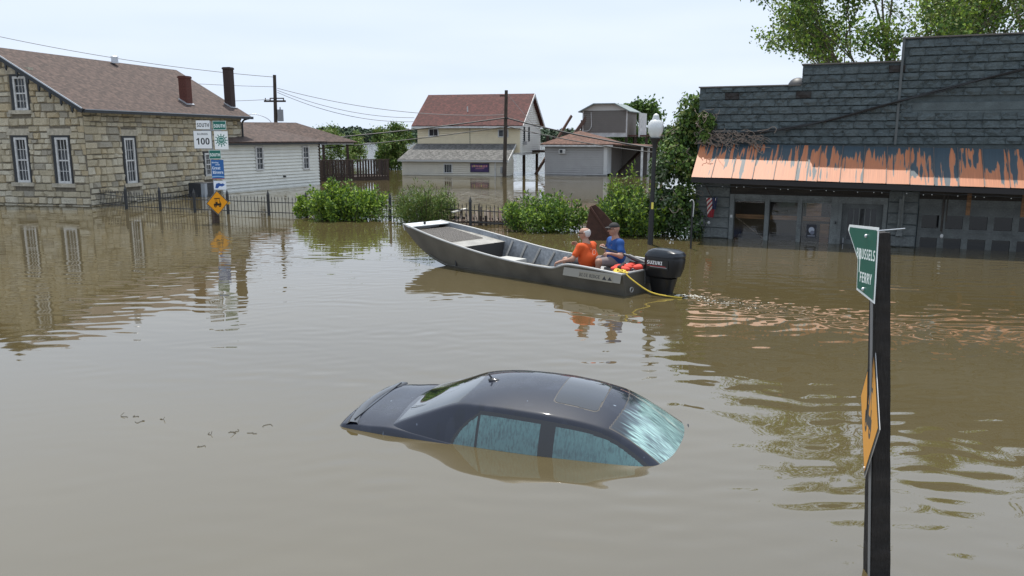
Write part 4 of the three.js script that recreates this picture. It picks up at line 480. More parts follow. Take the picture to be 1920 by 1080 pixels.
  const loft = (secs, nn = 28) => { const rows = secs.map(([y, x0, x1, w]) => { const r = []; for (let i = 0; i <= nn; i++) { const a = i / nn * Math.PI * 2, c = Math.cos(a), s = Math.sin(a), p = 0.55; r.push([lerp(x0, x1, 0.5 + 0.5 * Math.sign(c) * Math.pow(Math.abs(c), p)), y, Zc + w / 2 * Math.sign(s) * Math.pow(Math.abs(s), p)]); } return r; }); const f = rows[0].map(() => [(secs[0][1] + secs[0][2]) / 2, secs[0][0], Zc]), t = secs[secs.length - 1], e = rows[0].map(() => [(t[1] + t[2]) / 2, t[0] + 0.005, Zc]); return strip([f, ...rows, e]); };
  part('cowling', loft([[0.3, -0.5, -0.02, 0.3], [0.34, -0.62, 0.03, 0.38], [0.5, -0.68, 0.05, 0.42], [0.66, -0.7, 0.05, 0.42], [0.7, -0.69, 0.045, 0.41]]), cowlM, om); part('top_cover', loft([[0.705, -0.7, 0.05, 0.42], [0.74, -0.71, 0.03, 0.42], [0.8, -0.68, -0.02, 0.38], [0.84, -0.58, -0.1, 0.3], [0.85, -0.45, -0.2, 0.16]]), MP([0.012, 0.016, 0.022], 0.35, { clearcoat: 0.4, clearcoatRoughness: 0.1, specularIntensity: 0.5 }), om);
  part('midsection', loft([[-0.3, -0.42, -0.16, 0.16], [0.0, -0.48, -0.1, 0.24], [0.3, -0.56, -0.04, 0.32]]), cowlM, om);
  part('lettering', new THREE.PlaneGeometry(0.46, 0.17).rotateY(Math.PI).translate(-0.3, 0.57, Zc - 0.2145), M([1, 1, 1], 0.35, { map: canvasTex(256, 96, (x, w, hh) => { x.fillStyle = '#0b0b0d'; x.fillRect(0, 0, w, hh); x.fillStyle = '#e8e8ea'; x.font = 'bold 52px sans-serif'; x.fillText('SUZUKI', 4, 50, 246); x.fillStyle = '#a8323a'; x.fillRect(6, 62, 220, 7); x.fillStyle = '#b9b9bd'; x.fillRect(40, 74, 200, 4); }) }), om);
  part('tiller_handle', [rod(V(0.02, 0.5, Zc), V(0.42, 0.64, Zc - 0.07), 0.05, 0.045), rod(V(0.42, 0.64, Zc - 0.07), V(1.04, 0.77, Zc - 0.155), 0.028, 0.02)], M([0.05, 0.052, 0.055], 0.45), om); part('clamp_bracket', [bx(0.0, 0.1, 0.15, 0.46, Zc - 0.16, Zc - 0.12), bx(0.0, 0.1, 0.15, 0.46, Zc + 0.12, Zc + 0.16), rod(V(0.05, 0.3, Zc - 0.2), V(0.05, 0.3, Zc + 0.2), 0.02)], flashing, om);
}
const inBoat = (x, y, z) => V(x, y, z).applyAxisAngle(V(0, 1, 0), boatTurn).add(V(...BO));
{ // things lying in the boat (the stern deck carries them)
  const lj = (x, z, t, lab) => { const o = thing('life_vest', lab, 'life vest', inBoat(x, 0.4, z).toArray(), boatTurn + t); for (const s of [-1, 1]) part('panel', new THREE.SphereGeometry(0.16, 16, 10).scale(1.2, 0.36, 0.62).translate(0, 0.05, s * 0.12), M([0.55, 0.05, 0.03], 0.8), o); part('strap', [bx(-0.03, 0.03, 0.03, 0.118, -0.25, 0.25)], blackIron, o); return o; };
  lj(0.38, 0.5, 0.4, 'red life vest lying flat behind the man in blue'); const l2 = lj(0.22, 0.8, 1.2, 'red life vest lying against the outboard bracket'); l2.position.y = 0.42;
  const k = []; for (let i = 0; i < 60; i++) { const a = i * 0.6; k.push(inBoat(0.16 + 0.13 * Math.cos(a) + 0.03 * Math.sin(i), 0.42 + 0.02 * Math.sin(i * 1.7) + i * 0.0006, 0.16 + 0.1 * Math.sin(a * 1.02))); }
  k.push(inBoat(0.06, 0.45, 0.1), inBoat(-0.12, 0.32, 0.15), inBoat(-0.4, 0.1, 0.35), inBoat(-0.7, 0.02, 0.6), inBoat(-0.85, 0.01, 0.7));
  top('tow_rope', tube(k, 0.014, 300, 6), M([0.62, 0.45, 0.06], 0.8), 'yellow rope coiled on the boat stern and trailing into the water', 'rope');
}
// ---------- people: bones with radii, joined smoothly and meshed ----------
function sdfGeo(f, lo, hi, cell) {
  const size = Math.ceil(Math.max(hi.x - lo.x, hi.y - lo.y, hi.z - lo.z) / cell) + 6, c = lo.clone().add(hi).multiplyScalar(0.5), half = size * cell / 2, mc = new MarchingCubes(size, new THREE.MeshBasicMaterial(), false, false, 120000);
  mc.isolation = 0; const p = V(0, 0, 0); let q = 0;
  for (let k = 0; k < size; k++) for (let j = 0; j < size; j++) for (let i = 0; i < size; i++, q++) { p.set(c.x + (i - size / 2) * cell, c.y + (j - size / 2) * cell, c.z + (k - size / 2) * cell); const out = Math.max(lo.x - p.x, p.x - hi.x, lo.y - p.y, p.y - hi.y, lo.z - p.z, p.z - hi.z); mc.field[q] = out > cell * 2 ? -0.1 : -f(p); }
  mc.update(); const n = mc.count * 3, g = new THREE.BufferGeometry(); g.setAttribute('position', new THREE.BufferAttribute(mc.positionArray.slice(0, n), 3)); g.setAttribute('normal', new THREE.BufferAttribute(mc.normalArray.slice(0, n), 3)); g.scale(half, half, half); g.translate(c.x, c.y, c.z); return g;
}
const segD = (p, a, b, ra, rb) => { const vx = b.x - a.x, vy = b.y - a.y, vz = b.z - a.z, t = clamp(((p.x - a.x) * vx + (p.y - a.y) * vy + (p.z - a.z) * vz) / (vx * vx + vy * vy + vz * vz + 1e-9)); return Math.hypot(p.x - a.x - vx * t, p.y - a.y - vy * t, p.z - a.z - vz * t) - (ra + (rb - ra) * t); };
const smin = (a, b, k) => { const h = Math.max(k - Math.abs(a - b), 0) / k; return Math.min(a, b) - h * h * k / 4; };
const bonesF = (B, k) => p => { let d = 1e3; for (const b of B) d = smin(d, segD(p, b[0], b[1], b[2], b[3]), b[4] ?? k); return d; };
function boundsOf(B, m = 0.03) { const lo = V(9, 9, 9), hi = V(-9, -9, -9); for (const b of B) { const r = Math.max(b[2], b[3]) + m; for (const q of [b[0], b[1]]) { lo.min(q.clone().subScalar(r)); hi.max(q.clone().addScalar(r)); } } return [lo, hi]; }
const meshBones = (B, cell, k = 0.04, cut) => { const [lo, hi] = boundsOf(B), f = bonesF(B, k); return sdfGeo(cut ? p => Math.max(f(p), cut(p)) : f, lo, hi, cell); };
// hand: palm, four fingers and a thumb in a frame at the wrist (d = along the hand, n = out of its back, s = towards the thumb)
function handBones(w, d, n, s, curl) {
  const P = (a, b, c) => w.clone().addScaledVector(d, a).addScaledVector(n, b).addScaledVector(s, c), B = [[P(0, 0, 0), P(0.085, 0, 0.02), 0.026, 0.02], [P(0.02, 0, -0.015), P(0.085, 0, -0.025), 0.022, 0.016]];
  [[0.03, 0.075], [0.01, 0.085], [-0.011, 0.078], [-0.031, 0.06]].forEach(([o, len]) => { let a = P(0.085, 0, o), ang = 0.15; for (let i = 0; i < 3; i++) { ang += curl * (i ? 0.9 : 0.6); const L = len * [0.45, 0.32, 0.23][i]; const e = a.clone().addScaledVector(d, Math.cos(ang) * L).addScaledVector(n, -Math.sin(ang) * L); B.push([a, e, 0.0098 - i * 0.0006, 0.0092 - i * 0.0008, 0.006]); a = e; } });
  const t0 = P(0.03, -0.005, 0.03), t1 = P(0.06, -0.015, 0.055), t2 = P(0.085, -0.02 - 0.015 * curl, 0.062); B.push([t0, t1, 0.014, 0.011, 0.01], [t1, t2, 0.011, 0.009, 0.006]); return B;
}
function person(o) { // o: joints in the person's frame (x ahead, y up from the seat, z to the right)
  const g = thing('person', o.label, 'person', o.pos, o.turn), J = o.J, body = [], skin = M([0.5, 0.27, 0.19], 0.6, grain(3)), sh = [], k = 0.05;
  const lat = V(-Math.sin(o.twist || 0), 0, Math.cos(o.twist || 0)), mid = (a, b, t) => a.clone().lerp(b, t), off = (a, z) => a.clone().addScaledVector(lat, z);
  for (const s of [-1, 1]) { const torso = [[off(J.hip, s * 0.075), off(J.belly, s * 0.075), 0.125, 0.135 + o.girth], [off(J.belly, s * 0.075), off(J.chest, s * 0.09), 0.135 + o.girth, 0.115]]; body.push(...torso.map(b => [b[0], b[1], b[2] - 0.012, b[3] - 0.012])); sh.push(...torso.map(b => [b[0], b[1], b[2] + 0.006, b[3] + 0.006]));
    const S = s < 0 ? J.shL : J.shR, E = s < 0 ? J.elL : J.elR, W = s < 0 ? J.wrL : J.wrR; body.push([mid(J.chest, J.neck, 0.6), S, 0.06, 0.055], [S, E, 0.054, 0.042], [E, W, 0.042, 0.027]); sh.push([mid(J.chest, J.neck, 0.45), S, 0.075, 0.07], [S, mid(S, E, 0.62), 0.072, 0.066]);
    const H = off(J.hip, s * 0.09), K = s < 0 ? J.knL : J.knR, A = s < 0 ? J.anL : J.anR; body.push([H, K, 0.085, 0.058], [K, A, 0.058, 0.038]); }
  body.push([J.chest, J.neck, 0.1, 0.06], [J.neck, J.head.clone().add(V(0, -0.06, 0)), 0.057, 0.055]);
  // head in its own turned frame
  const hx = V(Math.cos(o.look), -0.05, -Math.sin(o.look)).normalize(), hz = hx.clone().cross(V(0, 1, 0)).normalize(), hy = hz.clone().cross(hx), HP = (a, b, c) => J.head.clone().addScaledVector(hx, a).addScaledVector(hy, b).addScaledVector(hz, c);
  const headB = [[HP(-0.025, 0.03, 0), HP(0.02, 0.035, 0), 0.09, 0.083], [HP(0.0, -0.02, 0), HP(0.045, -0.075, 0), 0.07, 0.042], [HP(0.02, -0.03, -0.03), HP(0.05, -0.03, -0.025), 0.045, 0.035], [HP(0.02, -0.03, 0.03), HP(0.05, -0.03, 0.025), 0.045, 0.035], [HP(0.088, 0.015, 0), HP(0.112, -0.022, 0), 0.01, 0.016, 0.02], [HP(0.082, -0.062, -0.02), HP(0.082, -0.062, 0.02), 0.011, 0.011, 0.012], [HP(0.088, 0.04, -0.04), HP(0.088, 0.04, 0.04), 0.012, 0.012, 0.02]];
  for (const s of [-1, 1]) headB.push([HP(-0.005, 0.025, s * 0.088), HP(-0.015, -0.02, s * 0.084), 0.019, 0.013, 0.008]); headB.push([J.neck.clone(), HP(-0.01, -0.06, 0), 0.06, 0.056]);
  const eyes = [-1, 1].map(s => HP(0.086, 0.018, s * 0.033));
  const geos = [meshBones(body, 0.014, k), sdfGeo(p => { let d = bonesF(headB, 0.03)(p); for (const e of eyes) d = Math.max(d, 0.012 - p.distanceTo(e)); return d; }, ...boundsOf(headB), 0.005)];
  for (const [W, d, n, s, c] of o.hands) geos.push(meshBones(handBones(W, d, n, s, c), 0.0035, 0.016));
  part('body', geos, skin, g);
  part('eyes', eyes.map(e => new THREE.SphereGeometry(0.011, 10, 8).translate(e.x, e.y, e.z)), M([0.5, 0.48, 0.45], 0.3), g);
  part('shirt', meshBones(sh, 0.012, 0.05, p => Math.max(p.y - J.neck.y - 0.012, J.hip.y - 0.05 - p.y)), o.shirt, g);
  const shorts = []; for (const s of [-1, 1]) { const H = off(J.hip, s * 0.085), K = s < 0 ? J.knL : J.knR; shorts.push([H, mid(H, K, 0.8), 0.118, 0.085], [off(J.hip, s * 0.06), off(mid(J.hip, J.belly, 0.4), s * 0.06), 0.125, 0.13]); } part('shorts', meshBones(shorts, 0.014, 0.04), o.shorts, g);
  for (const s of [-1, 1]) { const A = s < 0 ? J.anL : J.anR, d = (s < 0 ? J.knL : J.knR).clone().sub(J.hip).setY(0).normalize(); part('shoe', meshBones([[A.clone().add(V(0, -0.05, 0)), A.clone().add(V(0, -0.06, 0)).addScaledVector(d, 0.17), 0.05, 0.038], [A.clone().add(V(0, 0.0, 0)), A.clone().add(V(0, -0.05, 0)).addScaledVector(d, -0.03), 0.045, 0.045]], 0.01, 0.03), M([0.05, 0.05, 0.055], 0.8), g); }
  part('sunglasses', [bar(HP(0.098, 0.022, -0.066), HP(0.098, 0.022, 0.066), 0.008, 0.03), bar(HP(0.095, 0.025, -0.078), HP(-0.01, 0.03, -0.095), 0.006, 0.01), bar(HP(0.095, 0.025, 0.078), HP(-0.01, 0.03, 0.095), 0.006, 0.01)], MP([0.01, 0.01, 0.012], 0.1), g);
  if (o.cap) { const cap = sdfGeo(p => { const q = p.clone().sub(HP(-0.005, 0.045, 0)), a = q.dot(hx) / 0.112, b = q.dot(hy) / 0.1, c = q.dot(hz) / 0.1; const dome = Math.max((Math.hypot(a, b, c) - 1) * 0.1, -(q.dot(hy) - 0.01)); return dome; }, HP(0, 0.04, 0).subScalar(0.16), HP(0, 0.04, 0).addScalar(0.16), 0.006); const brim = sdfGeo(p => { const q = p.clone().sub(HP(0.075, 0.062, 0)), a = q.dot(hx), b = q.dot(hy) + a * a * 1.2 + q.dot(hz) ** 2 * 2.5, c = q.dot(hz); return Math.max(Math.hypot(a / 1.15, c) - 0.088, Math.abs(b) - 0.006, -a); }, HP(0.1, 0.06, 0).subScalar(0.14), HP(0.1, 0.06, 0).addScalar(0.14), 0.004); part('cap', [cap, brim], o.cap, g); }
  if (o.hair) part('hair', sdfGeo(p => { const q = p.clone().sub(HP(-0.022, 0.02, 0)), a = q.dot(hx) / 0.102, b = q.dot(hy) / 0.105, c = q.dot(hz) / 0.094, shell = (Math.hypot(a, b, c) - 1) * 0.1 + 0.004 * n3(p.x * 70, p.y * 70, p.z * 70); return Math.max(shell, q.dot(hx) - 0.025 + Math.max(0, -q.dot(hy)) * 0.5, q.dot(hy) - 0.075 + (q.dot(hx) + 0.1) * 0.25, -q.dot(hy) - 0.085); }, HP(-0.02, 0, 0).subScalar(0.15), HP(-0.02, 0, 0).addScalar(0.15), 0.005), o.hair, g);
  return g;
}
{
  const u = (x, y, z) => V(x, y, z).normalize();
  const shirtO = M([0.78, 0.105, 0.012], 0.85, grain(2)), shirtB = M([0.012, 0.085, 0.32], 0.85, grain(2));
  const p1 = inBoat(1.28, 0.3, 0.6);
  const m1 = person({ label: 'person in an orange t-shirt sitting with one hand on the boat side', pos: p1.toArray(), turn: boatTurn, girth: 0.012, look: 0.55, shirt: shirtO, shorts: M([0.05, 0.05, 0.055], 0.9), hair: M([0.5, 0.49, 0.48], 0.9),
    J: { hip: V(0, 0.1, 0), belly: V(-0.01, 0.22, 0), chest: V(0.03, 0.41, 0), neck: V(0.06, 0.54, 0), head: V(0.1, 0.71, 0), shL: V(0.05, 0.47, -0.2), shR: V(0.05, 0.47, 0.2), elL: V(0.1, 0.24, -0.37), elR: V(0.25, 0.32, 0.32), wrL: V(0.29, 0.19, -0.53), wrR: V(0.44, 0.42, 0.24), knL: V(0.46, 0.16, -0.15), knR: V(0.46, 0.16, 0.15), anL: V(0.44, -0.16, -0.15), anR: V(0.5, -0.16, 0.16) },
    hands: [[V(0.29, 0.19, -0.53), u(0.75, -0.35, -0.5), u(0.3, 0.93, -0.1), u(0.5, 0, 0.85), 0.75], [V(0.44, 0.42, 0.24), u(0.85, 0.45, -0.2), u(-0.2, 0.4, 0.9), u(-0.4, 0.85, -0.3), 0.5]] });
  part('shirt_print', new THREE.PlaneGeometry(0.2, 0.22).rotateY(-Math.PI / 2).translate(-0.148, 0.34, 0), M([1, 1, 1], 0.9, { transparent: true, map: canvasTex(128, 140, (x, w, hh) => { x.clearRect(0, 0, w, hh); x.strokeStyle = 'rgba(250,225,205,0.9)'; x.lineWidth = 7; x.beginPath(); x.arc(w / 2, 52, 34, 0, 7); x.stroke(); x.fillStyle = 'rgba(250,225,205,0.9)'; for (let i = 0; i < 3; i++) x.fillRect(22 + i * 6, 98 + i * 13, 84 - i * 12, 7); }) }), m1);
  const p2 = inBoat(0.86, 0.38, 0.93), fd = inBoat(0.45, 0, -0.89).sub(V(...BO));
  person({ label: 'person in a blue polo shirt and black cap steering the outboard tiller', pos: p2.toArray(), turn: Math.atan2(-fd.z, fd.x), girth: 0.022, look: -0.35, shirt: shirtB, shorts: M([0.3, 0.25, 0.25], 0.9, { map: rep(grainTex, 6, 6) }), cap: M([0.012, 0.012, 0.014], 0.8),
    J: { hip: V(0, 0.1, 0), belly: V(-0.01, 0.22, 0), chest: V(-0.01, 0.43, 0), neck: V(0.0, 0.56, 0), head: V(0.04, 0.73, 0), shL: V(0, 0.49, -0.205), shR: V(0, 0.49, 0.205), elL: V(0.05, 0.25, -0.34), elR: V(0.02, 0.26, 0.33), wrL: V(0.24, 0.3, -0.3), wrR: V(0.19, 0.41, 0.16), knL: V(0.43, 0.13, -0.15), knR: V(0.44, 0.13, 0.17), anL: V(0.45, -0.24, -0.12), anR: V(0.45, -0.24, 0.14) },
    hands: [[V(0.24, 0.3, -0.3), u(0.9, 0.1, 0.3), u(0, 0.95, 0.1), u(0.3, 0.2, 0.9), 0.7], [V(0.19, 0.41, 0.16), u(0.75, 0.05, -0.6), u(0.1, 0.95, 0.1), u(-0.5, 0.2, -0.8), 1.1]] });
}
// ---------- signs, posts, fence, wires ----------
const signM = (w, h, draw, px = 256) => M([1, 1, 1], 0.45, { map: canvasTex(px, Math.round(px * h / w), draw) });
function plate(parent, name, cx, cy, z, w, h, draw, back = [0.35, 0.36, 0.37]) { const s = part(name, bx(cx - w / 2, cx + w / 2, cy - h / 2, cy + h / 2, z - 0.004, z), M(back, 0.5, { metalness: 0.4 }), parent); part('sign_face', new THREE.PlaneGeometry(w, h).translate(cx, cy, z + 0.002), signM(w, h, draw), s); return s; }
const frameBg = (x, w, h, bg, fg, b = 6) => { x.fillStyle = fg; x.fillRect(0, 0, w, h); x.fillStyle = bg; x.fillRect(b, b, w - 2 * b, h - 2 * b); };
const word = (x, t, cx, y, size, col, max, f = 'sans-serif') => { x.fillStyle = col; x.textAlign = 'center'; x.font = `bold ${size}px ${f}`; x.fillText(t, cx, y, max); };
function cart(x, w, h, bg) { x.fillStyle = bg; x.fillRect(0, 0, w, h); x.save(); x.translate(w / 2, h / 2 + 4); x.fillStyle = '#171310'; x.strokeStyle = '#171310'; x.lineWidth = 5; x.strokeRect(-36, -54, 66, 4); x.beginPath(); x.moveTo(-26, -52); x.lineTo(-30, 10); x.moveTo(22, -52); x.lineTo(30, 6); x.moveTo(-6, -52); x.lineTo(-6, 0); x.stroke(); x.fillRect(-46, 4, 92, 24); x.fillRect(-22, -14, 24, 20); x.fillRect(26, -14, 12, 20); for (const c of [-28, 28]) { x.beginPath(); x.arc(c, 32, 15, 0, 7); x.fill(); x.fillStyle = bg; x.beginPath(); x.arc(c, 32, 5, 0, 7); x.fill(); x.fillStyle = '#171310'; } x.restore(); }
function diamond(parent, name, cx, cy, z, s, bg) { // square plate standing on its corner
  const g = new THREE.BoxGeometry(s, s, 0.004).rotateZ(Math.PI / 4).translate(cx, cy, z), d = part(name, g, M([0.4, 0.4, 0.4], 0.5, { metalness: 0.4 }), parent), k = s / Math.SQRT2 - 0.012;
  const f = new THREE.BufferGeometry(), t = k * 0.93; const mk = (r, zz) => { const q = new THREE.BufferGeometry(); q.setAttribute('position', new THREE.Float32BufferAttribute([cx - r, cy, zz, cx, cy - r, zz, cx + r, cy, zz, cx, cy + r, zz], 3)); q.setAttribute('normal', new THREE.Float32BufferAttribute([0, 0, 1, 0, 0, 1, 0, 0, 1, 0, 0, 1], 3)); q.setAttribute('uv', new THREE.Float32BufferAttribute([0, 0.5, 0.5, 0, 1, 0.5, 0.5, 1], 2)); q.setIndex([0, 1, 2, 0, 2, 3]); return q; };
  part('sign_border', mk(k, z + 0.004), M([0.02, 0.018, 0.015], 0.5), d); part('sign_face', mk(t, z + 0.006), M([1, 1, 1], 0.45, { map: canvasTex(256, 256, (x, w, h) => cart(x, w, h, bg)) }), d);
  for (const o of [0.3, -0.3]) part('bolt', rod(V(cx, cy + o * s * 2, z + 0.004), V(cx, cy + o * s * 2, z + 0.014), 0.009, 0.009, 8), flashing, d); return d;
}
{ // highway signs
  const s = thing('highway_sign_post', 'tall post carrying white and green route signs in front of the stone house', 'road sign', [-10.3, 0, -27.85], 0.06);
  part('post', [bx(-0.03, 0.03, -2, 3.45, -0.06, -0.01), bx(-0.3, 0.35, 3.12, 3.17, -0.05, -0.012)], M([0.3, 0.31, 0.32], 0.5, { metalness: 0.5 }), s);
  const white = '#e4e6e6', ink = '#15171a', green = '#12665a';
  plate(s, 'route_plate', -0.24, 3.33, 0, 0.46, 0.29, (x, w, h) => { frameBg(x, w, h, white, white); word(x, 'SOUTH', w / 2, h * 0.76, 100, ink, w * 0.9); }); plate(s, 'route_plate', 0.31, 3.31, 0, 0.44, 0.3, (x, w, h) => { frameBg(x, w, h, green, '#d6e4e0', 8); word(x, 'SOUTH', w / 2, h * 0.74, 90, '#eef3f1', w * 0.86); });
  plate(s, 'route_marker', -0.28, 2.83, 0, 0.61, 0.61, (x, w, h) => { frameBg(x, w, h, white, '#2a2c2e', 4); x.strokeStyle = ink; word(x, 'ILLINOIS', w / 2, 62, 40, ink, 150); word(x, '100', w / 2, 196, 128, ink, 196); }); plate(s, 'scenic_marker', 0.34, 2.81, 0, 0.46, 0.61, (x, w, h) => { x.fillStyle = '#eceeec'; x.fillRect(0, 0, w, h); x.translate(w / 2, h / 2); x.strokeStyle = x.fillStyle = '#1d7464'; x.lineWidth = 16; for (let i = 0; i < 12; i++) { x.save(); x.rotate(i * Math.PI / 6); x.fillRect(-7, -118, 14, 46); x.beginPath(); x.arc(0, -112, 10, 0, 7); x.fill(); x.restore(); } x.beginPath(); x.arc(0, 0, 72, 0, 7); x.stroke(); x.lineWidth = 5; x.beginPath(); x.arc(0, 0, 54, 0, 7); x.fill(); x.fillStyle = '#dfe8e4'; x.fillRect(-38, -14, 76, 10); x.fillRect(-30, 8, 60, 8); });
  plate(s, 'route_plate', 0.1, 2.33, 0.01, 0.4, 0.3, (x, w, h) => { frameBg(x, w, h, green, '#d6e4e0', 8); word(x, 'SOUTH', w / 2, h * 0.7, 90, '#eef3f1', w * 0.86); }); plate(s, 'byway_sign', 0.16, 1.82, 0.01, 0.42, 0.66, (x, w, h) => { x.fillStyle = '#1f5d9c'; x.fillRect(0, 0, w, h); word(x, 'Meeting', 80, 70, 40, '#e8eef4', 140, 'serif'); word(x, 'of the', 130, 115, 38, '#e8eef4', 90, 'serif'); word(x, 'Great', 100, 200, 84, '#eef3f8', 170, 'serif'); word(x, 'Rivers', 128, 290, 84, '#eef3f8', 220, 'serif'); x.fillStyle = '#8fb6d8'; x.beginPath(); x.moveTo(0, 345); x.quadraticCurveTo(130, 320, 256, 350); x.lineTo(256, 370); x.quadraticCurveTo(130, 340, 0, 368); x.fill(); x.fillStyle = '#b0623a'; x.fillRect(0, 388, w, 14); });
  plate(s, 'arrow_plate', 0.2, 1.28, 0.01, 0.42, 0.3, (x, w, h) => { x.fillStyle = '#dfe5ec'; x.fillRect(0, 0, w, h); x.fillStyle = '#1f4f96'; x.beginPath(); x.moveTo(26, 150); x.lineTo(50, 60); x.lineTo(110, 40); x.lineTo(150, 62); x.lineTo(190, 50); x.lineTo(232, 84); x.lineTo(170, 120); x.lineTo(120, 108); x.lineTo(78, 156); x.fill(); });
  const d = thing('golf_cart_sign', 'yellow diamond sign with a golf cart on a short dark timber post', 'road sign', [-10.12, 0, -27.55], 0.9); part('post', bx(-0.1, 0.08, -2, 0.75, -0.24, -0.06), timber, d); diamond(d, 'warning_diamond', 0, 0.7, 0, 0.61, '#e89a10'); part('flag_clip', bx(0.36, 0.5, 0.62, 0.7, -0.06, -0.02), M([0.6, 0.35, 0.02], 0.6), d);
}
{ // near timber post
  const s = thing('timber_sign_post', 'weathered black timber post carrying a green ferry sign and a yellow diamond seen edge-on', 'sign post', [2.47, 0, -4.97], 0), lean = V(-0.17, 2.32, 0.0), n = 14, P = [], I = [], rnd = seeded(9), hw = 0.064;
  const burnt = M([0.028, 0.024, 0.022], 0.85, { map: rep(woodTex, 2, 0.4), bumpMap: rep(woodTex, 2, 0.4), bumpScale: 0.02 });
  { const g = new THREE.BoxGeometry(2 * hw, 3.4, 2 * hw, 4, 60, 4), p = g.attributes.position; for (let i = 0; i < p.count; i++) { const y = p.getY(i) + 0.62, t = y / 2.32; const w = lerp(1, 0.66, t) + 0.05 * n3(p.getX(i) * 14, y * 5, p.getZ(i) * 14) + (y > 2.2 ? 0.05 * n3(p.getX(i) * 40, 1, p.getZ(i) * 40) : 0); p.setXYZ(i, p.getX(i) * w + lean.x * t, y + (y > 2.31 ? 0.02 * n3(p.getX(i) * 30, 3, p.getZ(i) * 30) : 0), p.getZ(i) * w); } g.computeVertexNormals(); part('post', uvBox(g), burnt, s); }
  const place = (o, y, z0, yaw) => { o.position.set(lean.x * y / 2.32 - hw * lerp(1, 0.66, y / 2.32) - 0.012, y, z0); o.rotation.set(0, yaw, 0.073); };
  const sg = new THREE.Shape([[0, 0], [0, -0.47], [-0.33, -0.42], [-0.34, -0.22], [-0.56, -0.035], [-0.54, 0.0]].map(p => new THREE.Vector2(...p))); const gs = part('ferry_sign', new THREE.ExtrudeGeometry(sg, { depth: 0.004, bevelEnabled: false }), M([0.75, 0.78, 0.77], 0.5), s); place(gs, 2.36, 0.1, -95 * R); 
  const inner = new THREE.Shape([[-0.014, -0.018], [-0.014, -0.452], [-0.316, -0.405], [-0.325, -0.213], [-0.53, -0.045], [-0.52, -0.016]].map(p => new THREE.Vector2(...p))), ig = new THREE.ShapeGeometry(inner); { const p = ig.attributes.position, u = ig.attributes.uv; for (let i = 0; i < p.count; i++) u.setXY(i, (p.getX(i) + 0.56) / 0.56, (p.getY(i) + 0.47) / 0.47); } ig.translate(0, 0, 0.0065);
  part('sign_face', ig, M([1, 1, 1], 0.35, { map: canvasTex(560, 470, (x, w, h) => { x.fillStyle = '#06594a'; x.fillRect(0, 0, w, h); x.fillStyle = '#e9efec'; x.textAlign = 'right'; x.font = 'bold 92px sans-serif'; x.fillText('BRUSSELS', 536, 210, 340); x.fillText('FERRY', 500, 360, 220); x.fillRect(262, 190, 14, 110); x.beginPath(); x.moveTo(269, 150); x.lineTo(290, 215); x.lineTo(248, 215); x.fill(); }) }), gs);
  for (const y of [-0.06, -0.4]) part('bolt', new THREE.SphereGeometry(0.012, 8, 6).translate(-0.19, y, 0.01), flashing, gs);
  const dg = new THREE.Group(); dg.name = 'diamond_mount'; s.add(dg); place(dg, 1.16, 0.02, -107 * R); const dm = diamond(s, 'warning_diamond', 0, 0, 0, 0.64, '#d9930f'); dm.position.copy(dg.position); dm.rotation.copy(dg.rotation); s.remove(dg);
  part('metal_strip', bx(-0.004, 0, -1, 2.1, -0.015, 0.015), M([0.2, 0.2, 0.2], 0.5), s, { pos: [-hw - 0.004, 0, 0.04], rot: [0, 0, 0.073] }); part('wire', rod(V(-0.24, 2.34, 0.1), V(-0.05, 2.35, 0.06), 0.003), flashing, s);
}
{ // street lamp, thin pole
  const l = thing('street_lamp', 'black street lamp with a white urn-shaped globe beside the vines', 'street lamp', [3.82, 0, -21.97], 0); l.rotation.z = -0.015;
  part('post', [rod(V(0, -2, 0), V(0, 0.9, 0), 0.085, 0.075, 16), rod(V(0, 0.9, 0), V(0, 2.75, 0), 0.06, 0.055, 16)], blackIron, l); part('collar', new THREE.LatheGeometry([[0.055, 2.6], [0.075, 2.75], [0.13, 2.84], [0.16, 2.87], [0.16, 2.9], [0.05, 2.9]].map(p => new THREE.Vector2(...p)), 24), blackIron, l);
  part('globe', new THREE.LatheGeometry([[0.11, 2.9], [0.15, 2.95], [0.2, 3.06], [0.215, 3.18], [0.195, 3.29], [0.13, 3.36], [0.09, 3.38], [0.1, 3.4], [0.075, 3.46], [0.08, 3.48], [0.05, 3.52], [0.0, 3.54]].map(p => new THREE.Vector2(...p)), 32), MP([0.78, 0.8, 0.8], 0.25, { transmission: 0.35, thickness: 0, clearcoat: 0.6 }), l); part('lamp_core', rod(V(0, 2.9, 0), V(0, 3.1, 0), 0.05, 0.04, 12), M([0.4, 0.4, 0.4], 0.5), l); part('yellow_tag', bx(-0.03, 0.03, 0.98, 1.16, 0.062, 0.067), M([0.7, 0.6, 0.1], 0.6), l);
  const t = thing('thin_pole', 'thin dark metal pole with a white tube as its edge highlight in front of the storefront corner', 'pole', [4.74, 0, -21.11], 0); part('rod', rod(V(0, -2, 0), V(0.02, 1.25, 0), 0.025, 0.025, 10), blackIron, t); part('edge_highlight', tube([V(-0.06, 1.25, 0), V(-0.01, 1.3, 0.01), V(0.035, 1.25, 0.02), V(0.035, 0.85, 0.02)], 0.012, 16), whitePaint, t);  // white tube paints the bright highlight on the right edge of the pole
}
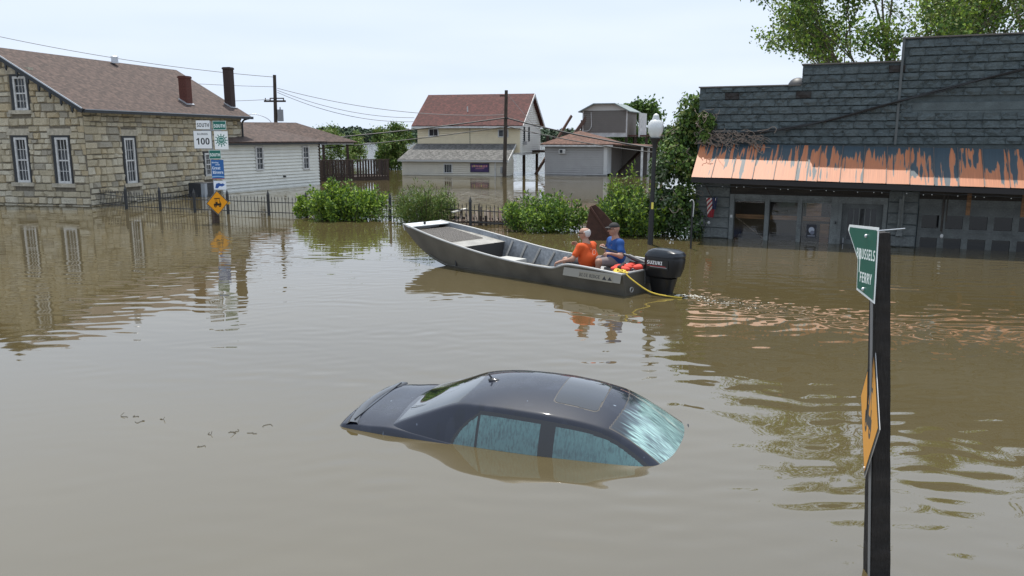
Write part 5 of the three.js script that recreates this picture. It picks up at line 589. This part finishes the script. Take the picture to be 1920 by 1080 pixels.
{ // iron fence: posts at surveyed points, pickets and two rails between
  const pts = [[-18.29, -35.2], [-15.9, -33.06], [-14.19, -32.33], [-12.52, -31.62], [-11.01, -31.05], [-9.22, -30.35], [-7.64, -29.75], [-6.0, -29.25], [-4.35, -28.6], [-2.9, -27.8], [-1.4, -26.9], [0.09, -25.95]];
  const f = thing('iron_fence', 'black iron picket fence half under water from the stone house to the bushes', 'fence'); const picket = merge([rod(V(0, -1.2, 0), V(0, 0.62, 0), 0.011, 0.011, 5), rod(V(0, 0.62, 0), V(0, 0.74, 0), 0.02, 0.001, 5)]), rnd = seeded(3);
  const postG = merge([bx(-0.045, 0.045, -1.5, 0.78, -0.045, 0.045), rod(V(0, 0.78, 0), V(0, 0.95, 0), 0.06, 0.005, 4)]); const pm = M([0.018, 0.02, 0.022], 0.55);
  pts.forEach(([x, z], i) => { part('fence_post', postG, pm, f, { pos: [x, (rnd() - 0.5) * 0.06, z] }); if (i === pts.length - 1) return; const [x2, z2] = pts[i + 1], L = Math.hypot(x2 - x, z2 - z), n = Math.round(L / 0.155); for (let k = 1; k < n; k++) part('picket', picket, pm, f, { pos: [lerp(x, x2, k / n), (rnd() - 0.5) * 0.03, lerp(z, z2, k / n)], rot: [(rnd() - 0.5) * 0.04, 0, (rnd() - 0.5) * 0.04] }); part('rail', [bar(V(x, 0.5, z), V(x2, 0.5, z2), 0.025, 0.03), bar(V(x, 0.12, z), V(x2, 0.12, z2), 0.025, 0.03)], pm, f); });
}
{ // utility poles and wires
  const wood2 = M([0.1, 0.08, 0.065], 0.9, wood(0.6));
  const a = thing('utility_pole', 'wooden utility pole with crossarm, transformer and lamp arm behind the outbuilding', 'utility pole', [-17.8, 0, -61]); part('pole', rod(V(0, -2, 0), V(0.25, 7.45, 0), 0.17, 0.12, 12), wood2, a); part('crossarm', [bx(-0.65, 0.95, 5.5, 5.63, -0.16, -0.04), bx(-0.1, 0.9, 5.72, 5.8, 0.13, 0.19)], wood2, a); part('transformer', [rod(V(0.55, 4.1, 0.05), V(0.55, 4.95, 0.05), 0.22, 0.22, 16), rod(V(0.55, 4.95, 0.05), V(0.55, 5.15, 0.05), 0.06, 0.03)], M([0.25, 0.26, 0.27], 0.5), a); for (const x of [-0.55, -0.2, 0.8]) part('insulator', rod(V(x, 5.63, -0.1), V(x, 5.8, -0.1), 0.05, 0.035, 8), M([0.12, 0.08, 0.07], 0.3), a); const la = part('lamp_arm', tube([V(0.05, 3.5, 0), V(-0.3, 4.2, 0.1), V(-1.2, 4.6, 0.3), V(-1.9, 4.55, 0.5)], 0.03, 20), flashing, a); part('lamp_head', rod(V(-1.95, 4.55, 0.5), V(-1.95, 4.25, 0.5), 0.1, 0.2, 12), M([0.5, 0.5, 0.5], 0.4), la);
  const b = thing('utility_pole', 'plain wooden utility pole at the corner of the cream house annex', 'utility pole', [-0.62, 0, -61]); part('pole', rod(V(0, -2, 0), V(0.2, 6.35, 0), 0.16, 0.12, 12), wood2, b); part('bracket', bx(-0.3, 0.15, 5.9, 6.0, -0.05, 0.05), wood2, b);
  const cab = (p, q, sag, r, label, mat = blackIron) => { const k = []; for (let i = 0; i <= 24; i++) { const t = i / 24, v = p.clone().lerp(q, t); v.y -= sag * 4 * t * (1 - t); k.push(v); } top('overhead_cable', tube(k, r, 48, 5), mat, label, 'cable'); };
  const pa = V(-17.6, 7.3, -61), pb = V(-0.45, 4.35, -60.9), gy = M([0.2, 0.2, 0.2], 0.6);
  cab(V(-40, 10.8, -57), pa, 0.5, 0.022, 'thin high cable over the stone house roof to the pole top', gy); cab(V(-40, 8.6, -60), V(-17.6, 6.6, -61), 0.4, 0.018, 'thin lower cable passing behind the tall chimney', gy); cab(V(-30, 6.0, -59), V(-17.9, 5.7, -61), 0.3, 0.02, 'thin cable running to the crossarm behind the house', gy);
  cab(V(-17.4, 6.5, -61), V(-0.5, 4.6, -62), 0.65, 0.022, 'upper of three cables swooping from the transformer pole', gy); cab(V(-17.4, 6.35, -61), V(-7.5, 4.4, -62.8), 0.5, 0.02, 'middle of three cables swooping from the transformer pole', gy); cab(V(-17.4, 6.2, -61), V(-7.5, 4.1, -62.6), 0.6, 0.02, 'lowest of three cables swooping from the transformer pole', gy);
  cab(V(-22, 2.2, -55), pb, 0.25, 0.05, 'thick black cable rising to the cream house pole'); cab(V(-22, 1.6, -55), V(-0.5, 3.7, -60.9), 0.3, 0.035, 'second black cable under the thick one by the cream house'); cab(pb, V(13.5, 1.7, -48), 0.35, 0.055, 'thick black cable falling past the grey house roof'); cab(V(-0.45, 3.75, -60.9), V(12, 1.7, -52), 0.3, 0.035, 'lower black cable crossing the grey house roof'); cab(V(-0.4, 6.2, -61), V(2.2, 3.2, -60), 0.1, 0.015, 'thin guy wire slanting down from the plain pole', gy);
  const LT = m => V(...m).applyAxisAngle(V(0, 1, 0), -Math.atan2(0.3953, 0.9185)).add(V(5.41, 0, -23.67)); const q = [[0.3, 3.02, 0.13], [1.6, 3.02, 0.13], [2.4, 3.15, 0.13], [3.6, 3.38, 0.13], [4.8, 3.72, 0.13], [6.2, 4.12, 0.13], [7.5, 4.45, 0.13], [11.5, 5.3, 0.16]].map(LT); top('facade_cable', [tube(q, 0.03, 80, 6), tube(q.map((v, i) => v.clone().add(V(0, 0.04 * Math.sin(i * 2.2), 0.03))), 0.016, 80, 5)], blackIron, 'thick twisted cable slung across the storefront false front', 'cable');
}
// ---------- vegetation ----------
// leaves: folded kites gathered in one mesh per tone
class Leaves {
  constructor(n) { this.P = [...Array(n)].map(() => []); this.n = n; }
  add(p, dir, nrm, len, wid, tone) { const s = dir.clone().cross(nrm).normalize(), f = this.P[tone], tip = p.clone().addScaledVector(dir, len), m = p.clone().addScaledVector(dir, len * 0.45), up = nrm.clone().multiplyScalar(wid * 0.22), a = m.clone().addScaledVector(s, wid / 2).add(up), b = m.clone().addScaledVector(s, -wid / 2).add(up); for (const q of [p, a, tip, p, tip, b]) f.push(q.x, q.y, q.z); }
  build(parent, mats, name = 'foliage') { this.P.forEach((f, i) => { if (!f.length) return; const g = new THREE.BufferGeometry(); g.setAttribute('position', new THREE.Float32BufferAttribute(f, 3)); g.computeVertexNormals(); part(name, g, mats[i], parent, { kind: 'stuff' }); }); }
}
const leafM = c => MP(c, 0.6, { transmission: 0.35, thickness: 0, specularIntensity: 0.4 });
const greens = { lime: leafM([0.3, 0.42, 0.05]), mid: leafM([0.14, 0.24, 0.045]), deep: leafM([0.065, 0.125, 0.03]), dark: leafM([0.035, 0.07, 0.022]), olive: leafM([0.19, 0.23, 0.06]), pale: leafM([0.2, 0.24, 0.16]) };
const rv = rnd => V(rnd() * 2 - 1, rnd() * 2 - 1, rnd() * 2 - 1).normalize();
const barkM = M([0.16, 0.13, 0.1], 0.9, wood(1)), barkPale = M([0.3, 0.26, 0.21], 0.9, wood(1));
// a shrub of many upright shoots: shoots start low, fan out, leaves crowd along them
function shrub(name, label, pos, { w, d, h, shoots, leaves, len, wid, tones, seed, upright = 0.6, group, lowBias = 0 }) {
  const o = thing(name, label, 'bush', pos, 0, group), rnd = seeded(seed), L = new Leaves(tones.length), stems = [];
  for (let i = 0; i < shoots; i++) { const a = rnd() * 6.283, r = Math.sqrt(rnd()), bx0 = Math.cos(a) * r * w / 2 * 0.72, bz0 = Math.sin(a) * r * d / 2 * 0.72, hh = h * (0.5 + 0.5 * rnd()) * (1 - 0.42 * r * r), lx = Math.cos(a) * r * w * 0.5 * (1 - upright * 0.5), lz = Math.sin(a) * r * d * 0.5 * (1 - upright * 0.5);
    const p0 = V(bx0, -0.3, bz0), p1 = V(bx0 + lx * 0.35 + (rnd() - 0.5) * 0.15, hh * 0.5, bz0 + lz * 0.35), p2 = V(bx0 + lx * 0.6 + (rnd() - 0.5) * 0.25, hh, bz0 + lz * 0.6), c = new THREE.QuadraticBezierCurve3(p0, p1, p2); if (i % 3 === 0) stems.push(new THREE.TubeGeometry(c, 6, 0.009, 4));
    for (let k = 0; k < leaves; k++) { const t = 0.12 + 0.88 * Math.pow(rnd(), 0.75), p = c.getPoint(t), q = rv(rnd); p.addScaledVector(q, 0.05 + 0.1 * rnd() * (1.2 - t)); if (p.y < 0.0) continue; const dir = q.clone().multiplyScalar(0.8).add(V(0, 0.35, 0)).normalize(), nr = rv(rnd).add(V(0, 1.2, 0)).normalize(); const tone = Math.min(tones.length - 1, Math.floor(rnd() * tones.length)); L.add(p, dir, nr, len * (0.6 + 0.7 * rnd()), wid * (0.7 + 0.6 * rnd()), tone); } }
  part('stems', stems, barkM, o, { kind: 'stuff' }); L.build(o, tones); return o;
}
shrub('leafy_bush', 'bright lime green leafy bush behind the iron fence', [-6.0, 0, -28.9], { w: 2.7, d: 1.9, h: 1.5, shoots: 110, leaves: 70, len: 0.13, wid: 0.085, tones: [greens.lime, greens.lime, greens.mid, greens.mid, greens.deep], seed: 31, upright: 0.5 });
shrub('leafy_bush', 'small lime green bush sprig standing left of the big lime bush', [-7.75, 0, -29.6], { w: 0.55, d: 0.5, h: 1.0, shoots: 14, leaves: 50, len: 0.12, wid: 0.08, tones: [greens.lime, greens.mid], seed: 32 });
shrub('willow_bush', 'olive narrow-leaved willow bush behind the bow of the boat', [-2.95, 0, -27.6], { w: 2.15, d: 1.6, h: 1.5, shoots: 150, leaves: 62, len: 0.13, wid: 0.026, tones: [greens.olive, greens.olive, greens.mid, greens.deep], seed: 33, upright: 0.9 });
shrub('weedy_bush', 'low sparse weeds between the lime bush and the willow bush', [-4.4, 0, -28.4], { w: 1.4, d: 0.8, h: 0.6, shoots: 40, leaves: 22, len: 0.09, wid: 0.035, tones: [greens.mid, greens.olive], seed: 34 });
shrub('leafy_bush', 'wide green bush behind the man in orange', [1.1, 0, -25.4], { w: 2.6, d: 1.7, h: 1.25, shoots: 120, leaves: 58, len: 0.12, wid: 0.06, tones: [greens.lime, greens.mid, greens.mid, greens.deep], seed: 35 });
shrub('leafy_bush', 'dense green bush behind the man in blue and the lamp post', [3.75, 0, -24.3], { w: 2.2, d: 1.8, h: 1.6, shoots: 120, leaves: 62, len: 0.13, wid: 0.07, tones: [greens.lime, greens.mid, greens.deep, greens.deep], seed: 36 });
shrub('leafy_bush', 'pale green sapling bush beside the grey house carport', [4.0, 0, -27.5], { w: 1.5, d: 1.4, h: 2.1, shoots: 50, leaves: 45, len: 0.13, wid: 0.06, tones: [greens.lime, greens.mid, greens.olive], seed: 37 });
shrub('leafy_bush', 'ragged bush at the far water edge left of the cream house', [-11.2, 0, -75], { w: 3, d: 2, h: 2.4, shoots: 50, leaves: 45, len: 0.3, wid: 0.14, tones: [greens.mid, greens.olive, greens.deep], seed: 38 });
{ // vine mass over the building's end
  const o = thing('climbing_vine', 'tangled climbing vine smothering the left end of the storefront', 'vine', [5.41, 0, -23.67], -Math.atan2(0.3953, 0.9185)), rnd = seeded(41), tones = [greens.mid, greens.deep, greens.dark, greens.pale, greens.olive], L = new Leaves(5), st = [];
  const cl = []; for (let i = 0; i < 46; i++) { const y = 0.1 + 3.75 * rnd(), w = y > 2.9 ? 0.75 : 1.35, x = 0.1 - w * rnd(), z = -0.9 + 1.25 * rnd() * (y > 3 ? 0.6 : 1); cl.push([V(x, y, z), 0.24 + 0.22 * rnd(), rnd()]); } for (let i = 0; i < 7; i++) cl.push([V(0.15 + 0.2 * rnd(), 2.75 + 0.75 * rnd(), 0.12), 0.16, rnd()]);
  for (const [c, r, k] of cl) for (let i = 0; i < 330; i++) { const q = rv(rnd), p = c.clone().add(q.clone().multiplyScalar(r * (0.55 + 0.5 * rnd())).multiply(V(1, 1.25, 1))); if (p.y < 0.02) continue; const dir = rv(rnd).multiplyScalar(0.7).add(V(0, -0.7, 0)).normalize(), t = c.y < 2 && k > 0.35 ? [1, 2, 3, 3, 1][Math.floor(rnd() * 5)] : [0, 0, 1, 4, 2][Math.floor(rnd() * 5)]; L.add(p, dir, q.clone().add(V(0, 0.5, 0)).add(rv(rnd).multiplyScalar(0.6)).normalize(), 0.09 + 0.06 * rnd(), 0.07 + 0.03 * rnd(), t); }
  L.build(o, tones);
  for (let i = 0; i < 80; i++) { const [c, r] = cl[Math.floor(rnd() * cl.length)]; let p = c.clone().add(rv(rnd).multiplyScalar(r)), k = [p.clone()]; for (let j = 0; j < 5; j++) { p = p.clone().add(V((rnd() - 0.5) * 0.35, (rnd() - 0.45) * 0.3, (rnd() - 0.5) * 0.3)); k.push(p); } st.push(tube(k, 0.005 + 0.006 * rnd(), 12, 4)); }
  for (let i = 0; i < 90; i++) { const x0 = rnd() * 1.9 - 0.1; let p = V(x0, 2.75 + rnd() * 0.35, 0.14 + rnd() * 0.12), k = [p.clone()]; const n = 4 + Math.floor(rnd() * 4); for (let j = 0; j < n; j++) { p = p.clone().add(V((rnd() - 0.35) * 0.28, (rnd() - 0.58) * 0.2, (rnd() - 0.45) * 0.09)); p.z = Math.max(p.z, 0.12); if (p.y < 2.74) p.z = Math.max(p.z, 0.12 + (2.74 - p.y) * 1.5); k.push(p); } st.push(tube(k, 0.005 + 0.005 * rnd(), 10, 4)); }
  part('dry_stems', st, M([0.26, 0.21, 0.17], 0.9), o, { kind: 'stuff' });
}
function tree(label, pos, { h, r, seed, levels = 5, leafN, len, wid, tones, bark, trunkR, spread = 0.5, low = 0.3, group }) {
  const o = thing('tree', label, 'tree', pos, 0, group), rnd = seeded(seed), limbs = [], trunk = [], tips = [];
  const grow = (p, d, L, rad, lv) => { const q = p.clone().addScaledVector(d, L), m = p.clone().lerp(q, 0.5).add(rv(rnd).multiplyScalar(L * 0.07)); const g = new THREE.TubeGeometry(new THREE.QuadraticBezierCurve3(p, m, q), 4, rad, lv < 2 ? 8 : 4); { const P = g.attributes.position, seg = lv < 2 ? 9 : 5; for (let i = 0; i < P.count; i++) { const ring = Math.floor(i / seg), t = ring / 4, c = new THREE.QuadraticBezierCurve3(p, m, q).getPoint(t), k = lerp(1, 0.66, t); P.setXYZ(i, c.x + (P.getX(i) - c.x) * k, c.y + (P.getY(i) - c.y) * k, c.z + (P.getZ(i) - c.z) * k); } } (lv === 0 ? trunk : limbs).push(g);
    if (lv >= 1) for (const t of lv === 1 ? [0.75, 1] : [0.35, 0.7, 1]) tips.push([p.clone().lerp(q, t), d]); if (lv >= levels) return; const n = lv === 0 ? 6 : 2 + (rnd() < 0.65 ? 1 : 0); for (let i = 0; i < n; i++) { const nd = d.clone().add(rv(rnd).multiplyScalar(spread * (lv === 0 ? 1.25 : 1))).add(V(0, 0.14, 0)).normalize(); grow(lv === 0 ? p.clone().lerp(q, low + (1 - low) * i / (n - 1)) : p.clone().lerp(q, 0.6 + 0.4 * rnd()), nd, L * (lv === 0 ? 0.54 + 0.12 * rnd() : 0.66 + 0.16 * rnd()), rad * (lv === 0 ? 0.45 : 0.6), lv + 1); } };
  grow(V(0, -2, 0), V(0.03, 1, 0).normalize(), h * 0.56, trunkR, 0); part('trunk', trunk, bark, o); part('limbs', limbs, bark, o, { kind: 'stuff' });
  const L = new Leaves(tones.length), per = Math.ceil(leafN / tips.length); for (const [p, d] of tips) for (let i = 0; i < per; i++) { const q = rv(rnd), c = p.clone().addScaledVector(q, r * Math.pow(rnd(), 0.6)); L.add(c, rv(rnd).add(V(0, -0.35, 0)).normalize(), rv(rnd).add(V(0, 0.8, 0)).normalize(), len * (0.6 + 0.7 * rnd()), wid * (0.7 + 0.6 * rnd()), Math.floor(rnd() * tones.length)); } L.build(o, tones, 'crown'); return o;
}
tree('airy green tree rising behind the lower steps of the storefront', [16.6, 0, -35.5], { h: 11.0, r: 0.55, seed: 54, leafN: 24000, len: 0.16, wid: 0.115, tones: [greens.olive, greens.mid, greens.lime, greens.deep], bark: barkPale, trunkR: 0.2, spread: 0.46 });
tree('airy tree with thin pale branches behind the tallest storefront step', [21.8, 0, -36.0], { h: 11.8, r: 0.6, seed: 58, leafN: 17000, len: 0.15, wid: 0.105, tones: [greens.deep, greens.mid, greens.olive], bark: barkPale, trunkR: 0.2, spread: 0.55 });
tree('conical green tree standing in water left of the cream house', [-11.8, 0, -76], { h: 4.4, r: 0.35, seed: 61, leafN: 4500, len: 0.3, wid: 0.14, tones: [greens.mid, greens.deep, greens.olive], bark: barkM, trunkR: 0.12, spread: 0.45, low: 0.15 });
tree('small willow tree in water behind the covered deck', [-17.5, 0, -84], { h: 4.4, r: 0.6, seed: 63, leafN: 4500, len: 0.32, wid: 0.12, tones: [greens.olive, greens.mid], bark: barkM, trunkR: 0.1, spread: 0.6, low: 0.15 });
tree('dense green tree on the bank right of the grey house', [13.8, 0, -92], { h: 6.5, r: 0.8, seed: 67, leafN: 8000, len: 0.42, wid: 0.28, tones: [greens.mid, greens.deep, greens.deep], bark: barkM, trunkR: 0.15, spread: 0.6, low: 0.1 });
{ // far wooded bank: one mass
  const rnd = seeded(71), L = new Leaves(1); for (let i = 0; i < 420; i++) { const q = rv(rnd); q.y = Math.abs(q.y) * 0.9; const c = q.clone().multiplyScalar(Math.pow(rnd(), 0.4)); L.add(c, rv(rnd), q.clone().add(V(0, 0.4, 0)).normalize(), 0.3, 0.24, 0); }
  const g = new THREE.BufferGeometry(); g.setAttribute('position', new THREE.Float32BufferAttribute(L.P[0], 3)); g.computeVertexNormals(); const N = 900, m = shadow(new THREE.InstancedMesh(g, M([0.05, 0.082, 0.045], 0.9), N)), mt = new THREE.Matrix4(), c = new THREE.Color();
  for (let i = 0; i < N; i++) { const x = -330 + 660 * rnd(), near = rnd(), z = -560 - 60 * near, s = 5 + 4 * rnd(); mt.compose(V(x, -1 + 2.5 * near, z), new THREE.Quaternion().setFromAxisAngle(V(0, 1, 0), rnd() * 6), V(s * 1.15, s * (0.85 + 0.5 * rnd()) * (1 + 0.35 * n3(x * 0.012, 3, 1)), s)); m.setMatrixAt(i, mt); const k = 0.75 + 0.5 * rnd(); m.setColorAt(i, c.setRGB(k, k * (0.95 + 0.1 * rnd()), k)); }
  m.name = 'far_wood'; tag(m, 'dark wooded far bank across the river behind the houses', 'wood', null, 'stuff'); scene.add(m);
}
// ---------- loose things in the water ----------
{
  const rnd = seeded(81), o = thing('broken_dock', 'raft of broken grey boards jammed against the fence beside the willow bush', 'driftwood', [-1.05, 0, -27.3], 0.12), ms = [greyTimber, M([0.24, 0.2, 0.17], 0.9, wood(1)), M([0.14, 0.09, 0.07], 0.9, wood(1))];
  part('stringer', [bar(V(-1.0, 0.12, 0.2), V(0.85, 0.05, 0.3), 0.1, 0.09), bar(V(-1.0, 0.18, -0.5), V(0.9, 0.1, -0.4), 0.1, 0.09)], ms[0], o);
  for (let i = 0; i < 17; i++) { const x = -0.85 + i * 0.105, l = 0.45 + rnd() * 0.3; part('broken_board', bar(V(x, 0.12, 0.3 + rnd() * 0.1), V(x + (rnd() - 0.4) * 0.16, 0.25 + rnd() * 0.28, 0.3 - l), 0.075, 0.03), ms[i % 3], o); }
  for (const [x, y, dx] of [[-0.1, 0.72, 0.02], [0.02, 0.6, -0.06], [0.6, 0.68, 0.28], [0.78, 0.45, 0.2], [0.86, 0.42, 0.06]]) part('upright_board', bar(V(x, -0.4, 0.36), V(x + dx, y, 0.28), 0.07, 0.04), ms[1], o); part('pale_board', bar(V(-1.0, 0.42, 0.1), V(-0.5, 0.52, -0.1), 0.2, 0.03), M([0.5, 0.48, 0.44], 0.8), o); for (const [x, z] of [[-0.05, 0.42], [0.12, 0.45], [0.78, 0.45], [0.92, 0.42]]) part('stake', bx(x - 0.045, x + 0.045, -1.5, 0.32, z - 0.04, z + 0.04), timber, o);
  const rs = thing('rusted_sheet', 'dark rust-brown metal sheet tilted out of the water behind the two men', 'metal sheet', [2.72, 0, -22.9], -0.25); const s = new THREE.Shape([[-0.62, -0.6], [-0.62, 0.2], [-0.5, 0.95], [-0.36, 1.0], [-0.1, 0.78], [0.3, 0.35], [0.62, -0.6]].map(p => new THREE.Vector2(...p))); const g = new THREE.ExtrudeGeometry(s, { depth: 0.05, bevelEnabled: true, bevelSize: 0.008, bevelThickness: 0.008, bevelSegments: 1 }); part('sheet', g.rotateX(-0.18), M([0.07, 0.028, 0.016], 0.9, { ...grain(1), bumpMap: rep(bumpTex, 1, 1), bumpScale: 0.02 }), rs); part('edge_rib', bar(V(-0.5, 0.93, -0.1), V(0.55, -0.45, 0.14), 0.06, 0.05), M([0.06, 0.025, 0.016], 0.9), rs);
  const tw = (x, z, n, label, seed) => { const r = seeded(seed), k = []; for (let i = 0; i < n; i++) { let p = V((r() - 0.5) * 0.35, 0.004, (r() - 0.5) * 0.5), q = [p]; for (let j = 0; j < 4; j++) { p = p.clone().add(V((r() - 0.5) * 0.1, j > 2 && r() < 0.4 ? 0.03 : 0.0, (r() - 0.5) * 0.1)); p.y = Math.max(0.003, p.y); q.push(p); } k.push(tube(q, 0.0025, 10, 4)); } const m = top('floating_twigs', k, M([0.09, 0.075, 0.05], 0.9), label, 'twigs'); m.position.set(x, 0, z); };
  tw(-4.05, -7.85, 2, 'forked twig floating alone on open water left of the car', 1); tw(-3.75, -7.9, 2, 'tiny twig floating just right of the forked twig', 2); tw(-2.85, -7.35, 4, 'loose scatter of thin twigs floating behind the car trunk', 3); tw(-2.6, -7.7, 2, 'few twigs floating between the scatter and the car trunk', 4);
  const fr = seeded(90), fg = new THREE.SphereGeometry(1, 6, 3, 0, 7, 0, 1.5708), fm = shadow(new THREE.InstancedMesh(fg, M([0.5, 0.48, 0.42], 0.6), 80)), mt = new THREE.Matrix4(); for (let i = 0; i < 80; i++) { const t = Math.pow(fr(), 1.8) * 1.7, sp = 0.06 + t * 0.16, q = inBoat(-0.62 - t, 0.0, 0.875 + (fr() + fr() - 1) * sp * 2.2 + 0.12 * Math.sin(t * 6)), r = (0.006 + 0.014 * fr() * fr()) * (1.2 - t * 0.4); mt.makeScale(r * 1.6, r * 0.45, r * 1.6).setPosition(q.x, 0.001, q.z); fm.setMatrixAt(i, mt); } fm.name = 'wake_foam'; tag(fm, 'white foam flecks churned up behind the outboard motor', 'foam', null, 'stuff'); scene.add(fm);
}
scene.traverse(o => { if (o.isMesh) { o.castShadow = true; o.receiveShadow = true; } });
renderer.render(scene, camera);
